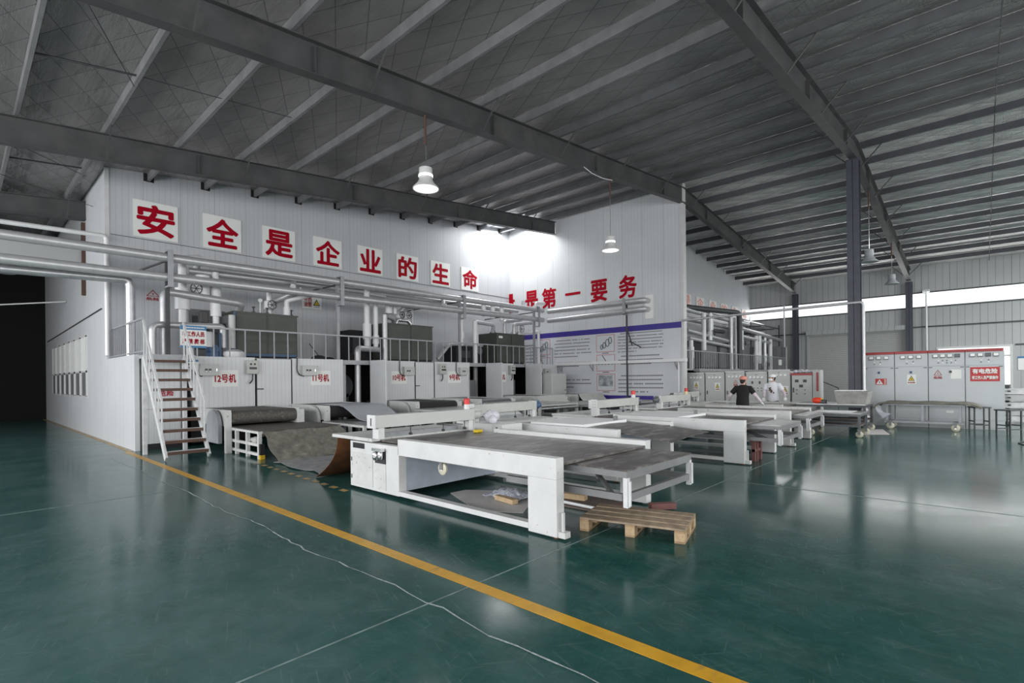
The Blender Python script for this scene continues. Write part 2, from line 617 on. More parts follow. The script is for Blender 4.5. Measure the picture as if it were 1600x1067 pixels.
def warning_sign(par, c, w, h, face, kind='white', text='有电危险'):
    """a sticker: white ground, yellow triangle, red caption / bare red triangle / red ground"""
    if kind == 'bare':
        s_ = part(par, 'danger_sticker', 'sign_red', tri(at(c, face, 0, h * .38), w, h * .62, face, .002, .002, .22), 'red outlined warning triangle with two red characters')
        part(s_, 'lettering', 'sign_red', glyphs('危险', w, h * .28, at(c, face, 0, 0, .002), face, .02, .002))
        part(s_, 'exclamation_mark', 'sign_red', plate(at(c, face, w * .47, h * .5), w * .06, h * .2, face, .002, .002))
        return s_
    ground = 'sign_red_ground' if kind == 'red' else 'sign_white'
    s_ = part(par, 'warning_sign', ground, plate(c, w, h, face, .003, .001))
    if kind == 'red':
        part(s_, 'warning_triangle', 'sign_white', tri(at(c, face, w * .06, h * .1), w * .62, h * .8, face, .002, .004))
        part(s_, 'bolt_mark', 'sign_black', plate(at(c, face, w * .34, h * .25), w * .06, h * .35, face, .002, .0065))
        part(s_, 'lettering', 'sign_white', glyphs('有\n电\n危\n险', w * .16, h * .85, at(c, face, w * .78, h * .07, .004), face, .02, .002))
        return s_
    part(s_, 'warning_triangle', 'sign_black', tri(at(c, face, w * .14, h * .34), w * .72, h * .56, face, .002, .004))
    part(s_, 'triangle_field', 'sign_yellow', tri(at(c, face, w * .23, h * .385), w * .54, h * .42, face, .002, .0065))
    part(s_, 'bolt_mark', 'sign_black', plate(at(c, face, w * .47, h * .42), w * .06, h * .2, face, .002, .009))
    part(s_, 'lettering', 'sign_red', glyphs(text, w * .8, h * .16, at(c, face, w * .1, h * .09, .004), face, .02, .002))
    return s_
# ---------------------------------------------------------------- the hall
XR, XF, XL = 19.6, 36.5, -7.0
YB, YE = -14.0, 32.2
X0, Y1, Y2 = 2.93, 18.1, 8.66


def zf(x):
    return 9.4 - .1 * abs(x - XR)


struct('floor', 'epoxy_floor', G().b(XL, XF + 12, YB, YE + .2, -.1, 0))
g = G()


def roofgrid(x0, x1, y0, y1, nx):
    xs = [x0 + (x1 - x0) * i / nx for i in range(nx + 1)]
    return [[(x, y, zf(x)) for y in (y0, y1)] for x in xs]


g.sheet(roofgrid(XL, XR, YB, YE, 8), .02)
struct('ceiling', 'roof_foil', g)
struct('ceiling', 'roof_foil_lit', G().sheet(roofgrid(XR, XF, YB, 11.6, 4), .02))
struct('wall_left', 'plain_wall', G().b(XL - .2, XL, YB, YE, 0, 6.75))
struct('wall_back', 'plain_wall', G().prism([(XL, 0), (XF, 0), (XF, zf(XF)), (XR, zf(XR)), (XL, zf(XL))], 'Y', YB - .2, YB))
struct('wall_end', 'unlit_hall_black', G().prism([(XL, 0), (X0, 0), (X0, zf(X0)), (XL, zf(XL))], 'Y', YE, YE + .2))  # wall coloured black to give the darkness of the unlit hall
# drying house: side wall, slogan wall, cross wall with the banner, second slogan wall
struct('wall_house_side', 'panel_y', G().b(X0, X0 + .1, Y1, YE, 0, zf(X0)).b(X0, X0 + .1, 14.95, Y1, 0, 2.32))
struct('wall_slogan', 'panel_x', G().prism([(X0 + .1, 0), (XR, 0), (XR, zf(XR)), (X0 + .1, zf(X0))], 'Y', Y1, Y1 + .1))
struct('wall_banner', 'panel_y', G().b(XR, XR + .2, Y2 + .1, Y1, 0, 9.38))
struct('wall_second_slogan', 'panel_x', G().prism([(XR + .2, 0), (XF, 0), (XF, zf(XF)), (XR + .2, 9.38)], 'Y', 11.5, 11.6))
struct('trim_1', 'white_paint', G().b(XR - .03, XR + .23, Y2, Y2 + .1, 0, 9.36))
struct('trim_2', 'white_paint', G().b(X0 - .03, X0 + .07, Y1 - .03, Y1 + .04, 2.4, zf(X0) - .02))
struct('trim_3', 'far_panel', G().b(XL, X0 - .02, 21.42, 21.5, 5.3, 6.15))
# far wall with clerestory, roller shutter opening and a bright doorway
g = G()
for y0, y1, z0, z1 in ((YB, 11.6, 6.2, zf(XF)), (YB, 11.6, 4.25, 5.39), (7.96, 11.6, 0, 4.25), (1.76, 3.24, 0, 4.25), (-1.15, 1.76, 3.1, 4.25), (YB, -1.15, 0, 4.25)):
    g.b(XF, XF + .15, y0, y1, z0, z1)
struct('wall_right', 'far_panel', g)
g = G()
for z in (4.27, 6.17, 5.36):
    g.b(XF - .06, XF - .002, YB, 11.5, z, z + .07)
struct('trim_4', 'dark_steel', g)
struct('trim_5', 'dark_steel', G().b(XF - .05, XF - .002, YB, -1.3, 3.1, 3.17))
d = struct('door_1', 'shutter_slat', G().b(XF + .02, XF + .1, 3.24, 7.96, 0, 4.2))
part(d, 'shutter_box', 'far_panel', G().b(XF - .3, XF - .005, 3.1, 8.1, 4.2, 4.45))
part(d, 'guide_rail', 'far_panel', G().b(XF - .08, XF - .002, 3.08, 3.24, 0, 4.2))
part(d, 'guide_rail', 'far_panel', G().b(XF - .08, XF - .002, 7.96, 8.12, 0, 4.2))
d = struct('door_2', 'white_paint', G().b(XF - .03, XF + .12, -1.2, -1.1, 0, 3.15).b(XF - .03, XF + .12, 1.72, 1.8, 0, 3.15).b(XF - .03, XF + .12, -1.1, 1.72, 3.05, 3.15))
part(d, 'door_rail', 'white_paint', G().b(XF + .02, XF + .08, -1.1, 1.72, 2.55, 2.62))
part(d, 'parapet', 'far_panel', G().b(XF + .03, XF + .12, -1.1, 1.72, 0, 1.1))
# windows of the drying house side wall
for i in range(7):
    y0 = 21.35 + i * 1.22
    w = struct('window_%d' % (i + 1), 'white_paint', G().b(X0 - .03, X0, y0, y0 + .06, 1.22, 3.2).b(X0 - .03, X0, y0 + .9, y0 + .96, 1.22, 3.2).b(X0 - .03, X0, y0, y0 + .96, 3.16, 3.22).b(X0 - .03, X0, y0, y0 + .96, 2.0, 2.06).b(X0 - .03, X0, y0, y0 + .96, 1.18, 1.24))
    part(w, 'blind', 'sign_white', G().b(X0 - .012, X0 - .002, y0 + .06, y0 + .9, 2.06, 3.16))
    part(w, 'pane', 'tank_grey', G().b(X0 - .012, X0 - .002, y0 + .06, y0 + .48, 1.24, 2.0).b(X0 - .012, X0 - .002, y0 + .53, y0 + .9, 1.24, 2.0))
# floor markings and joints
struct('trim_6', 'line_paint', G().b(2.712, 2.832, YB + 1, 14.95, .0005, .003))
struct('trim_7', 'line_worn', G().b(2.79, 2.905, 14.95, YE, .0005, .003))
g = G()
for i in range(12):
    y = 6.9 + i * .33
    x = 3.86 + (y - 6.9) * .052
    g.add([(x, y, .003), (x + .1, y + .03, .003), (x + .1, y + .2, .003), (x, y + .17, .003)], [(0, 1, 2, 3)])
struct('trim_8', 'line_worn', g)
g = G()
for y in (-3.1, 2.97, 9.0):
    x1 = 2.3 if y > 5 else 30
    g.b(-6.9, x1, y - .007, y + .007, .0005, .0025)
g.b(8.2, 8.214, -10, 2.96, .0005, .0025)
struct('trim_9', 'joint', g)
g = G()
random.seed(3)
pts = []
y = 14.0
while y > -4:
    pts.append((2.315 + random.uniform(-.025, .025) + .02 * math.sin(y * 2.3), y))
    y -= random.uniform(.1, .3)
for (xa, ya), (xb, yb) in zip(pts, pts[1:]):
    w = random.uniform(.003, .009) if ya < 9 else .003
    g.add([(xa - w, ya, .003), (xa + w, ya, .003), (xb + w, yb, .003), (xb - w, yb, .003)], [(3, 2, 1, 0)])
struct('trim_10', 'crack', g)

# ---------------------------------------------------------------- roof steel
FR = [(-3.3, 'behind the camera side of'), (2.95, ''), (8.7, ''), (15.05, ''), (21.27, ''), (27.5, '')]
BL = {2.95: 'grey roof beam resting on the free-standing column, sloping to the far window band',
      8.7: 'long dark roof beam the pendant lamps hang from, ending at the banner wall corner',
      15.05: 'dark roof beam right in front of the slogan wall, ending beside the roof light',
      21.27: 'dark roof beam dying into the side wall of the white house',
      27.5: 'roof beam deep in the dark part of the hall'}


def raft(yf, x0, x1, label):
    o = thing('roof_beam', label, 'roof beam', (x0, yf, zf(x0) - .84))

    def seg(za, zb, y0, y1):
        g = G()
        xs = [x0] + ([XR] if x0 < XR - .1 < x1 - .5 else []) + [x1]
        for a, b in zip(xs, xs[1:]):
            g.add([(a, y0, zf(a) + za), (b, y0, zf(b) + za), (b, y1, zf(b) + za), (a, y1, zf(a) + za), (a, y0, zf(a) + zb), (b, y0, zf(b) + zb), (b, y1, zf(b) + zb), (a, y1, zf(a) + zb)],
                  [(3, 2, 1, 0), (4, 5, 6, 7), (0, 1, 5, 4), (1, 2, 6, 5), (2, 3, 7, 6), (3, 0, 4, 7)])
        return g
    part(o, 'bottom_flange', 'beam_paint', seg(-.84, -.825, yf - .11, yf + .11))
    part(o, 'top_flange', 'beam_paint', seg(-.255, -.24, yf - .11, yf + .11))
    part(o, 'web', 'beam_paint', seg(-.825, -.255, yf - .008, yf + .008))
    k = 0
    for px in PX:
        if not (x0 + .3 < px < x1 - .3):
            continue
        if k % 2 == 0:
            for sg in (-1, 1):
                part(o, 'fly_brace', 'dark_steel' if px > XR else 'beam_paint', G().bar((px, yf + sg * .1, zf(px) - .82), (px, yf + sg * .68, zf(px) - .2), .03, .03))
        if k % 3 == 1:
            part(o, 'stiffener', 'beam_paint', G().b(px + .4, px + .414, yf - .1, yf - .008, zf(px) - .8, zf(px) - .28))
        k += 1
    return o


PXL = [.95 + 1.5 * k for k in range(-9, 13)]
PXR = [20.25] + [21.5 + 1.5 * k for k in range(10)]
PX = PXL + PXR
for yf, _ in FR[1:]:
    x1 = XF - .35 if yf < 10 else (XR - .02 if yf < 16 else X0 - .02)
    raft(yf, XL + .05, x1, BL[yf])


def ordinal(n):
    w = ['first', 'second', 'third', 'fourth', 'fifth', 'sixth', 'seventh', 'eighth', 'ninth', 'tenth', 'eleventh', 'twelfth', 'thirteenth', 'fourteenth', 'fifteenth', 'sixteenth', 'seventeenth', 'eighteenth', 'nineteenth', 'twentieth', 'twenty-first', 'twenty-second']
    return w[n]


def purlin(px, y0, y1, label, mt='galvanised'):
    zt, zb = zf(px) - .022, zf(px) - .235
    w = .035
    g = G().prism([(px - w, zb), (px + w, zb), (px + w, zb + .012), (px - w + .012, zb + .012), (px - w + .012, zt), (px - w, zt)], 'Y', y0, y1)
    g.b(px + w - .004, px + w, y0, y1, zb, zb + .03)
    return solo('roof_purlin', label, 'purlin', mt, g, 'roof purlins')


n = len(PXL)
for i, px in enumerate(PXL):
    if px < XL + .3:
        continue
    y1 = 18.09 if px > X0 else YE - .1
    purlin(px, YB + .05, y1, 'grey roof purlin, %s to the left of the ridge above the free-standing column' % ordinal(n - 1 - i), 'galvanised' if px < 11 else 'purlin_grey')
for i, px in enumerate(PXR):
    purlin(px, YB + .05, 11.45, 'dark grey roof purlin, %s to the right of the ridge, under the far roof slope' % ordinal(i), 'purlin_blue')
# tie rods between the purlins
for i, (xa, ya, xb, yb) in enumerate(((.95, 12.1, 2.45, 11.9), (2.45, 11.9, 3.95, 11.9), (3.95, 11.9, 5.45, 11.9), (.95, 18.1, 2.45, 18.1))):
    solo('tie_rod', ['thick dark tie rod between the two leftmost purlins in front of the slogan wall beam', 'thin dark tie rod beyond the thick one, second from the left', 'thin dark tie rod, third from the left under the silver roof foil', 'dark tie rod behind the slogan wall beam at the far left'][i], 'tie rod', 'dark_steel',
         G().t([(xa, ya, zf(xa) - .15), (xb, yb, zf(xb) - .15)], .02 if i in (0, 3) else .008, 6))
solo('sag_rod', 'long thin dark rod crossing all the purlins of the right roof slope', 'tie rod', 'dark_steel', G().t([(12.5, -.35, zf(12.5) - .2), (XR, -.35, zf(XR) - .2), (36.3, -.35, zf(36.3) - .2)], .012, 6))
for i, (p, q) in enumerate((((1.2, 9, 7.0), (2.4, 12, 7.35)), ((-1.5, 15.3, 6.55), (2.9, 19.8, 7.0)), ((1.0, 15.3, 6.8), (2.5, 18, 7.3)))):
    solo('brace_cable', ['thin bracing cable running up to the leftmost roof beam', 'long thin bracing cable ending on the side wall of the white house', 'short thin bracing cable behind the slogan wall beam'][i], 'cable', 'dark_steel', G().t([p, q], .009, 5))


g = G()
for px in PXL:
    if px > X0 + .3:
        g.b(px - .13, px + .13, Y1 - .004, Y1 + .02, zf(px) - .26, zf(px) - .02)
struct('trim_12', 'dark_void', g)
struct('trim_13', 'tank_grey', G().b(X0 + .1, XR - .01, Y1 - .02, Y1 - .001, 5.845, 5.865))
# columns
def hcol(x, y, z, label, w=.3, mt='column_paint'):
    o = thing('steel_column', label, 'column', (x, y, 0), 'steel columns of the roof')
    part(o, 'web', mt, G().b(x - w / 2, x + w / 2, y - .006, y + .006, .02, z - .02))
    part(o, 'flange', mt, G().b(x - w / 2, x - w / 2 + .014, y - w / 2, y + w / 2, .02, z - .02))
    part(o, 'flange', mt, G().b(x + w / 2 - .014, x + w / 2, y - w / 2, y + w / 2, .02, z - .02))
    part(o, 'base_plate', mt, G().b(x - w / 2 - .04, x + w / 2 + .04, y - w / 2 - .04, y + w / 2 + .04, 0, .02))
    part(o, 'cap_plate', mt, G().b(x - w / 2 - .03, x + w / 2 + .03, y - w / 2, y + w / 2, z - .02, z))
    return o


hcol(XR, 2.98, zf(XR) - .86, 'tall dark blue-grey free-standing column under the roof ridge', .34)
hcol(XF - .2, 2.95, zf(XF) - .86, 'dark column on the far wall to the right of the roller shutter')
hcol(XF - .2, 8.7, zf(XF) - .86, 'dark column on the far wall to the left of the roller shutter')
solo('brown_post', 'dark brown steel post on the side wall of the white house', 'post', 'brown_steel', G().b(X0 - .1, X0, 21.35, 21.5, 4.5, 6.85))


# pendant lamps
def pendant(x, y, zb, zt, label, lit, rod=True):
    o = thing('pendant_lamp', label, 'lamp', (x, y, zt), 'hall pendant lamps')
    part(o, 'drop_rod', 'brown_steel', G().t([(x, y, zt), (x, y, zt - .62)], .025, 8))
    part(o, 'chain', 'chrome', G().t([(x, y, zt - .6), (x + .02, y, (zt + zb) / 2), (x, y, zb + .46)], .009, 6))
    part(o, 'housing', 'lamp_white' if lit else 'grey_paint', G().lathe((x, y, zb), [(.06, .47), (.14, .44), (.15, .24), (.13, .22)], 20), smooth=True)
    if lit:
        part(o, 'light_ring', 'lamp_glow', G().lathe((x, y, zb), [(.152, .25), (.152, .30)], 20), 'glowing ring')
    part(o, 'reflector', 'lamp_white' if lit else 'grey_paint', G().lathe((x, y, zb), [(.13, .24), (.15, .18), (.2, .1), (.275, .03), (.28, .0), (.27, .0), (.19, .1), (.12, .2)], 24), smooth=True)
    part(o, 'diffuser', 'lamp_glow' if lit else 'grey_paint', G().lathe((x, y, zb), [(.262, .012), (.262, .02)], 24), 'glowing white disc' if lit else None)
    if lit:
        L = bpy.data.lights.new('lamp_light', 'SPOT')
        L.energy = 60
        L.spot_size = R(130)
        L.shadow_soft_size = .2
        q = bpy.data.objects.new('lamp_light', L)
        COL.objects.link(q)
        q.location = (x, y, zb - .03)
    return o


pendant(6.84, 8.7, 5.70, 7.28, 'lit pendant lamp hanging in front of the first half of the slogan', True)
pendant(14.22, 8.7, 5.70, 8.02, 'lit pendant lamp hanging in front of the banner wall, on a long chain', True)
pendant(22.4, 2.95, 5.72, 8.28, 'unlit pendant lamp just right of the free-standing column', False)
pendant(28.75, 2.95, 5.75, 7.63, 'unlit pendant lamp near the far wall, above the cabinet row', False)
pendant(1.4, 27.5, 5.9, 6.74, 'unlit pendant lamp in the dark part of the hall at far left', False)
solo('loose_wire', 'thin white wire sagging under the lamp beam near the banner wall', 'wire', 'pipe_white', G().t([(12.6, 8.58, 7.86), (13.0, 8.56, 7.78), (13.6, 8.56, 7.8), (14.2, 8.6, 7.92)], .012, 6))
solo('hanging_cable', 'pale cable sagging across the dark opening at far left', 'cable', 'pipe_white', G().t([(-3, 26, 4.35), (.6, 26, 4.42), (2.9, 25.5, 4.75)], .025, 6))
solo('wall_cable', 'dark cable running along the side wall above the windows', 'cable', 'dark_steel', G().t([(X0 - .02, 18.75, 3.8), (X0 - .02, 25, 3.68), (X0 - .02, 31.3, 3.56)], .02, 6))
# window band, rear doors and roof sheets set behind the area lamps
g = G()
for k in range(10):
    g.b(XL + .002, XL + .05, -8 + k * 3.0 + .1, -8 + k * 3.0 + 2.9, 1.3, 4.7)
struct('window_8', 'sign_white', g)
g = G()
for k in range(6):
    g.b(-6.8 + k * 5.7 + .2, -6.8 + k * 5.7 + 5.5, YB + .002, YB + .05, .8, 4.4)
struct('window_9', 'sign_white', g)
for k, (xa, xb, ya, yb) in enumerate(((5, 17, -9.5, -2.5), (23, 33, -10.5, -3.5), (17, 19.2, 15.3, 17.9))):  # first two sheets are unseen, added as backing for the fill lamps
    struct('window_%d' % (10 + k), 'sign_white', G().sheet([[(xa, ya, zf(xa) - .015), (xa, yb, zf(xa) - .015)], [(xb, ya, zf(xb) - .015), (xb, yb, zf(xb) - .015)]], .006))
# ---------------------------------------------------------------- slogan boards and wall lettering
ORD = ['first', 'second', 'third', 'fourth', 'fifth', 'sixth', 'seventh', 'eighth']
for i, ch in enumerate('安全是企业的生命'):
    x = 3.555 + 1.8136 * i
    o = thing('slogan_board', 'white board with the big red character %s, %s of the slogan on the long white wall' % (ch, ORD[i]), 'sign', (x, Y1, 5.91), 'slogan boards on the long wall')
    part(o, 'board', 'sign_white', G().b(x, x + 1.12, Y1 - .035, Y1 - .002, 5.91, 6.99))
    part(o, 'character', 'sign_red', glyphs(ch, .9, .86, (x + .11, Y1 - .036, 6.02), NY, .03))
for i, (ch, y) in enumerate(zip('量是第一要务', (18.55, 16.98, 15.87, 14.46, 13.02, 11.57))):
    solo('wall_character', 'big red character %s painted straight on the banner wall' % ch, 'lettering', 'sign_red',
         glyphs(ch, .82, .93 if ch != '一' else .2, (XR - .003, y, 5.1 if ch != '一' else 5.5), NX, .03), 'red characters on the banner wall')
for i, (ch, x) in enumerate(zip('是企业的生命', (25.75, 27.52, 29.33, 31.13, 32.95, 34.75))):
    o = thing('faded_board', 'pale board with the faded character %s on the second slogan wall' % ch, 'sign', (x, 11.5, 5.43), 'faded slogan boards')
    part(o, 'board', 'faded_white', G().b(x, x + 1.08, 11.465, 11.498, 5.43, 6.07))
    part(o, 'character', 'faded_red', glyphs(ch, .8, .52, (x + .14, 11.464, 5.49), NY, .02))
# triangle sign and hot oil pipe sign on the slogan wall
o = thing('danger_sign', 'small red triangle danger sign on the slogan wall above the stairs', 'sign', (3.85, Y1, 4.08))
warning_sign(o, (3.85, Y1 - .003, 4.08), .34, .32, NY, 'bare')
o = thing('pipe_sign', 'white sign 导热油管 with a yellow triangle on the slogan wall', 'sign', (8.55, Y1, 4.3))
pl = part(o, 'plate', 'sign_white', plate((8.55, Y1 - .002, 4.3), .74, .5, NY, .012))
part(pl, 'lettering', 'sign_red', glyphs('导热\n油管', .3, .38, (8.61, Y1 - .014, 4.36), NY, .014))
part(pl, 'warning_triangle', 'sign_black', tri((8.96, Y1 - .014, 4.42), .26, .24, NY))
part(pl, 'triangle_field', 'sign_yellow', tri((9.0, Y1 - .019, 4.445), .18, .16, NY))
part(pl, 'caption', 'sign_black', G().b(9.0, 9.2, Y1 - .018, Y1 - .013, 4.36, 4.375))

# ---------------------------------------------------------------- platform, landing, stairs
PZ = 2.3
o = thing('platform', 'grey steel platform in front of the slogan wall above the drying machines', 'platform', (X0 + .1, 15, 2.2))
part(o, 'deck', 'grey_paint', G().b(X0 + .12, XR - .02, 15.03, Y1 - .01, 2.24, PZ))
part(o, 'edge_beam', 'rail_grey', G().b(4.2, XR - .05, 14.985, 15.03, 2.16, PZ))
part(o, 'landing', 'grey_paint', G().b(X0 + .1, 4.0, 14.2, 15.0, 2.22, PZ))
part(o, 'landing_beam', 'rail_grey', G().b(X0 + .1, 4.0, 14.14, 14.2, 2.16, PZ))
for x in (8.5, 11.3, 13.4, 16.0):
    part(o, 'post', 'rail_grey', G().b(x - .05, x + .05, 15.1, 15.2, 0, 2.24))


def railing(name, label, p0, p1, n, hgt=.78, mt='rail_grey', w=.035, mid=False, grp=None):
    p0, p1 = Vector(p0), Vector(p1)
    o = thing(name, label, 'railing', tuple(p0), grp)
    up = Vector((0, 0, hgt))
    part(o, 'handrail', mt, G().bar(p0 + up, p1 + up, w * 1.2, w * 1.2))
    if mid:
        part(o, 'bottom_rail', mt, G().bar(p0 + Vector((0, 0, .04)), p1 + Vector((0, 0, .04)), w, w))
    for i in range(n + 1):
        q = p0.lerp(p1, i / n)
        part(o, 'baluster', mt, G().bar(q, q + up, w * .8, w * .8, (1, 0, 0)))
    return o


railing('platform_railing', 'grey railing along the front edge of the machine platform', (4.3, 15.06, PZ), (XR - .3, 15.06, PZ), 38)
railing('landing_railing', 'grey railing with close bars on the landing at the side wall of the white house', (X0 + .05, 14.22, 2.33), (X0 + .05, 18.05, 2.33), 16, .8, 'rail_grey', .035, True)
st = thing('staircase', 'steep open steel staircase with brown treads up to the machine platform', 'stairs', (3.35, 12.4, 0))
A, B = Vector((0, 12.38, .05)), Vector((0, 14.14, 2.24))
for x in (2.95, 3.75):
    part(st, 'stringer', 'rail_white', G().bar(A + Vector((x, 0, 0)), B + Vector((x, 0, 0)), .04, .14))
for k in range(10):
    w = (k + .6) / 10
    q = A.lerp(B, w)
    t = part(st, 'tread', 'rail_white', G().b(2.97, 3.73, q.y - .11, q.y + .11, q.z - .012, q.z + .012), 'rusty brown stair tread' if k == 0 else None)
    part(t, 'tread_lip', 'brown_steel', G().b(2.97, 3.73, q.y - .13, q.y - .11, q.z - .05, q.z + .012))
for x in (2.95, 3.75):
    up = Vector((x, 0, .84))
    part(st, 'handrail', 'rail_white', G().bar(A + up + Vector((0, .3, .37)), B + up, .04, .04))
    for k in range(7):
        q = A.lerp(B, .17 + k * .135) + Vector((x, 0, 0))
        part(st, 'baluster', 'rail_white', G().bar(q, q + Vector((0, 0, .84)), .028, .028, (1, 0, 0)))
    part(st, 'foot_post', 'rail_white', G().bar((x, 14.1, 0), (x, 14.1, 2.2), .08, .08, (1, 0, 0)))
# stair signs
o = thing('stair_sign', 'white and blue sign 非工作人员 严禁爬梯 hung on the platform railing by the stairs', 'sign', (3.9, 15.0, 2.52))
pl = part(o, 'plate', 'sign_white', plate((3.9, 15.0, 2.53), .6, .57, NY, .01))
part(pl, 'header', 'sign_blue', plate((3.9, 14.99, 2.99), .6, .11, NY, .003))
part(pl, 'footer', 'sign_blue', plate((3.9, 14.99, 2.53), .6, .055, NY, .003))
part(pl, 'lettering', 'sign_red', glyphs('非工作人员', .5, .13, (3.95, 14.989, 2.82), NY, .03))
part(pl, 'lower_lettering', 'sign_red', glyphs('严 禁 爬 梯', .5, .13, (3.95, 14.989, 2.63), NY, .03))
g = G()
for i in range(12):
    g.add(*(lambda q: (q.v, q.f))(plate((4.03 + i * .036, 14.986, 3.03), .026, .03, NY, .002)))
part(pl, 'header_marks', 'sign_white', g)
o = thing('small_notice', 'small white notice with a blue top beside the stairs below the platform', 'sign', (3.95, 14.24, 1.98))
pl = part(o, 'plate', 'sign_white', plate((3.82, 14.245, 1.95), .27, .24, NY, .008))
part(pl, 'header', 'sign_blue', plate((3.82, 14.237, 2.14), .27, .05, NY, .003))
g = G()
for i in range(2):
    for j in range(2):
        g.add(*(lambda q: (q.v, q.f))(plate((3.86 + i * .11, 14.236, 1.97 + j * .08), .07, .055, NY, .002)))
part(pl, 'marks', 'banner_ink', g)
# white panelled door wall under the landing
o = thing('landing_partition', 'white ribbed partition with a dark frame under the landing behind the stairs', 'partition', (3.0, 14.98, 0))
part(o, 'panel', 'machine_panel', G().b(3.08, 4.0, 15.02, 15.06, .14, 2.2))
part(o, 'dark_frame', 'tank_grey', G().b(2.99, 3.08, 14.99, 15.07, 0, 2.2).b(3.9, 4.0, 15.0, 15.02, .14, 2.2))
part(o, 'kick_gap', 'dark_void', G().b(3.08, 4.0, 15.02, 15.06, 0, .14))
part(o, 'latch', 'chrome', G().b(3.1, 3.3, 14.97, 15.0, 1.0, 1.03))
part(o, 'danger_sticker', 'sign_red', glyphs('危险', .3, .14, (3.45, 15.018, 1.3), NY, .02))


# ---------------------------------------------------------------- drying machines
def cbox(par, x, y, z, w, h, cable=True):
    """grey switch box with two meters on a machine front"""
    b = part(par, 'switch_box', 'cabinet_grey', G().b(x, x + w, y - .14, y, z, z + h), None, bev=.008)
    for k in range(2):
        part(b, 'meter', 'black_plastic', G().b(x + w * (.22 + k * .2), x + w * (.36 + k * .2), y - .148, y - .14, z + h * .32, z + h * .6))
        part(b, 'meter_glass', 'meter_face', G().b(x + w * (.235 + k * .2), x + w * (.345 + k * .2), y - .152, y - .148, z + h * .33, z + h * .42))
    part(b, 'lock', 'chrome', G().b(x + w * .82, x + w * .86, y - .15, y - .14, z + h * .4, z + h * .6))
    if cable:
        part(par, 'cable', 'black_plastic', G().t([(x - .12, y - .03, 2.33), (x - .14, y - .04, z + h * .5), (x - .08, y - .05, z + .02), (x + .06, y - .06, z - .02)], .017, 6, bend=.15), 'black cable bending down to the switch box')


def breaker(par, x, y, z):
    b = part(par, 'breaker_box', 'beige_grey_paint', G().b(x, x + .3, y - .16, y, z, z + .38), 'grey weatherproof breaker box', bev=.015)
    for k in range(2):
        part(b, 'gauge', 'black_plastic', G().lathe((x + .1 + .1 * k, y - .165, z + .27), [(.03, 0), (.03, .01)], 10, 'Y'))
    for k in range(4):
        part(b, 'switch', 'black_plastic', G().b(x + .06 + k * .05, x + .1 + k * .05, y - .175, y - .16, z + .13, z + .19))
    part(par, 'cable', 'black_plastic', G().t([(x + .17, y - .08, z), (x + .16, y - .09, z - .18), (x + .08, y - .1, z - .26)], .02, 6, bend=.1), 'short black cable under the breaker box')


def number_plate(par, s, x, y, z, w=.62, h=.42):
    b = part(par, 'number_sign', 'sign_white', plate((x, y, z), w, h, NY, .006, .002))
    part(b, 'lettering', 'sign_red', glyphs(s, w * .8, h * .5, (x + w * .1, y - .008, z + h * .25), NY, .025))


YF = 14.88
KX = 14.9 / 14.25


def kz(z):
    return H + (z - H) * KX


def machine(num, x0, x1, side, label, sx=None, box=None, brk=None, pill=None):
    x0, x1 = x0 * KX, x1 * KX
    sx, box, brk = [None if v is None else v * KX for v in (sx, box, brk)]
    pill = pill and (pill[0] * KX, pill[1] * KX)
    o = thing('drying_machine', label, 'machine', (x0, YF, 0))
    part(o, 'front_panel', 'machine_panel', G().b(x0, x1, YF, YF + .06, .97, 2.31), bev=.006)
    part(o, 'top_panel', 'grey_paint', G().b(x0, x1, YF + .06, YF + .1, 2.18, 2.3))
    part(o, 'lower_lip', 'grey_paint', G().b(x0, x1, YF - .015, YF + .08, .94, .97))
    part(o, 'oven_mouth', 'dark_void', G().b(x0, x1, YF + .3, YF + .36, .05, .97), 'dark mouth of the drying tunnel')
    if side:
        part(o, 'side_panel', 'machine_panel_y', G().b(x0 - .05, x0, 14.05, YF + .06, .5, 2.3))
    else:
        part(o, 'side_panel', 'machine_panel_y', G().b(x0, x0 + .05, YF + .06, 15.9, .97, 2.14))
    part(o, 'side_panel', 'machine_panel_y', G().b(x1 - .05, x1, YF + .06, 15.9, .97, 2.14))
    if sx is not None:
        number_plate(o, '%d号机' % num, sx, YF, kz(1.52), .64, .44)
    if box is not None:
        cbox(o, box, YF, kz(1.8), .44, .3)
    if brk is not None:
        breaker(o, brk, YF, kz(1.84))
    if pill:
        p_ = part(o, 'service_door', 'machine_panel', G().b(pill[0], pill[1], YF - .01, YF + .05, .5, 2.27), 'narrow white service door without markings')
        part(p_, 'door_gap', 'dark_void', G().b(pill[0] - .03, pill[0], YF, YF + .04, .5, 2.27).b(pill[1], pill[1] + .03, YF, YF + .04, .5, 2.27))
        part(p_, 'latch', 'dark_steel', G().b(pill[0] - .02, pill[0] + .16, YF - .05, YF - .02, 1.42, 1.45))
    return o


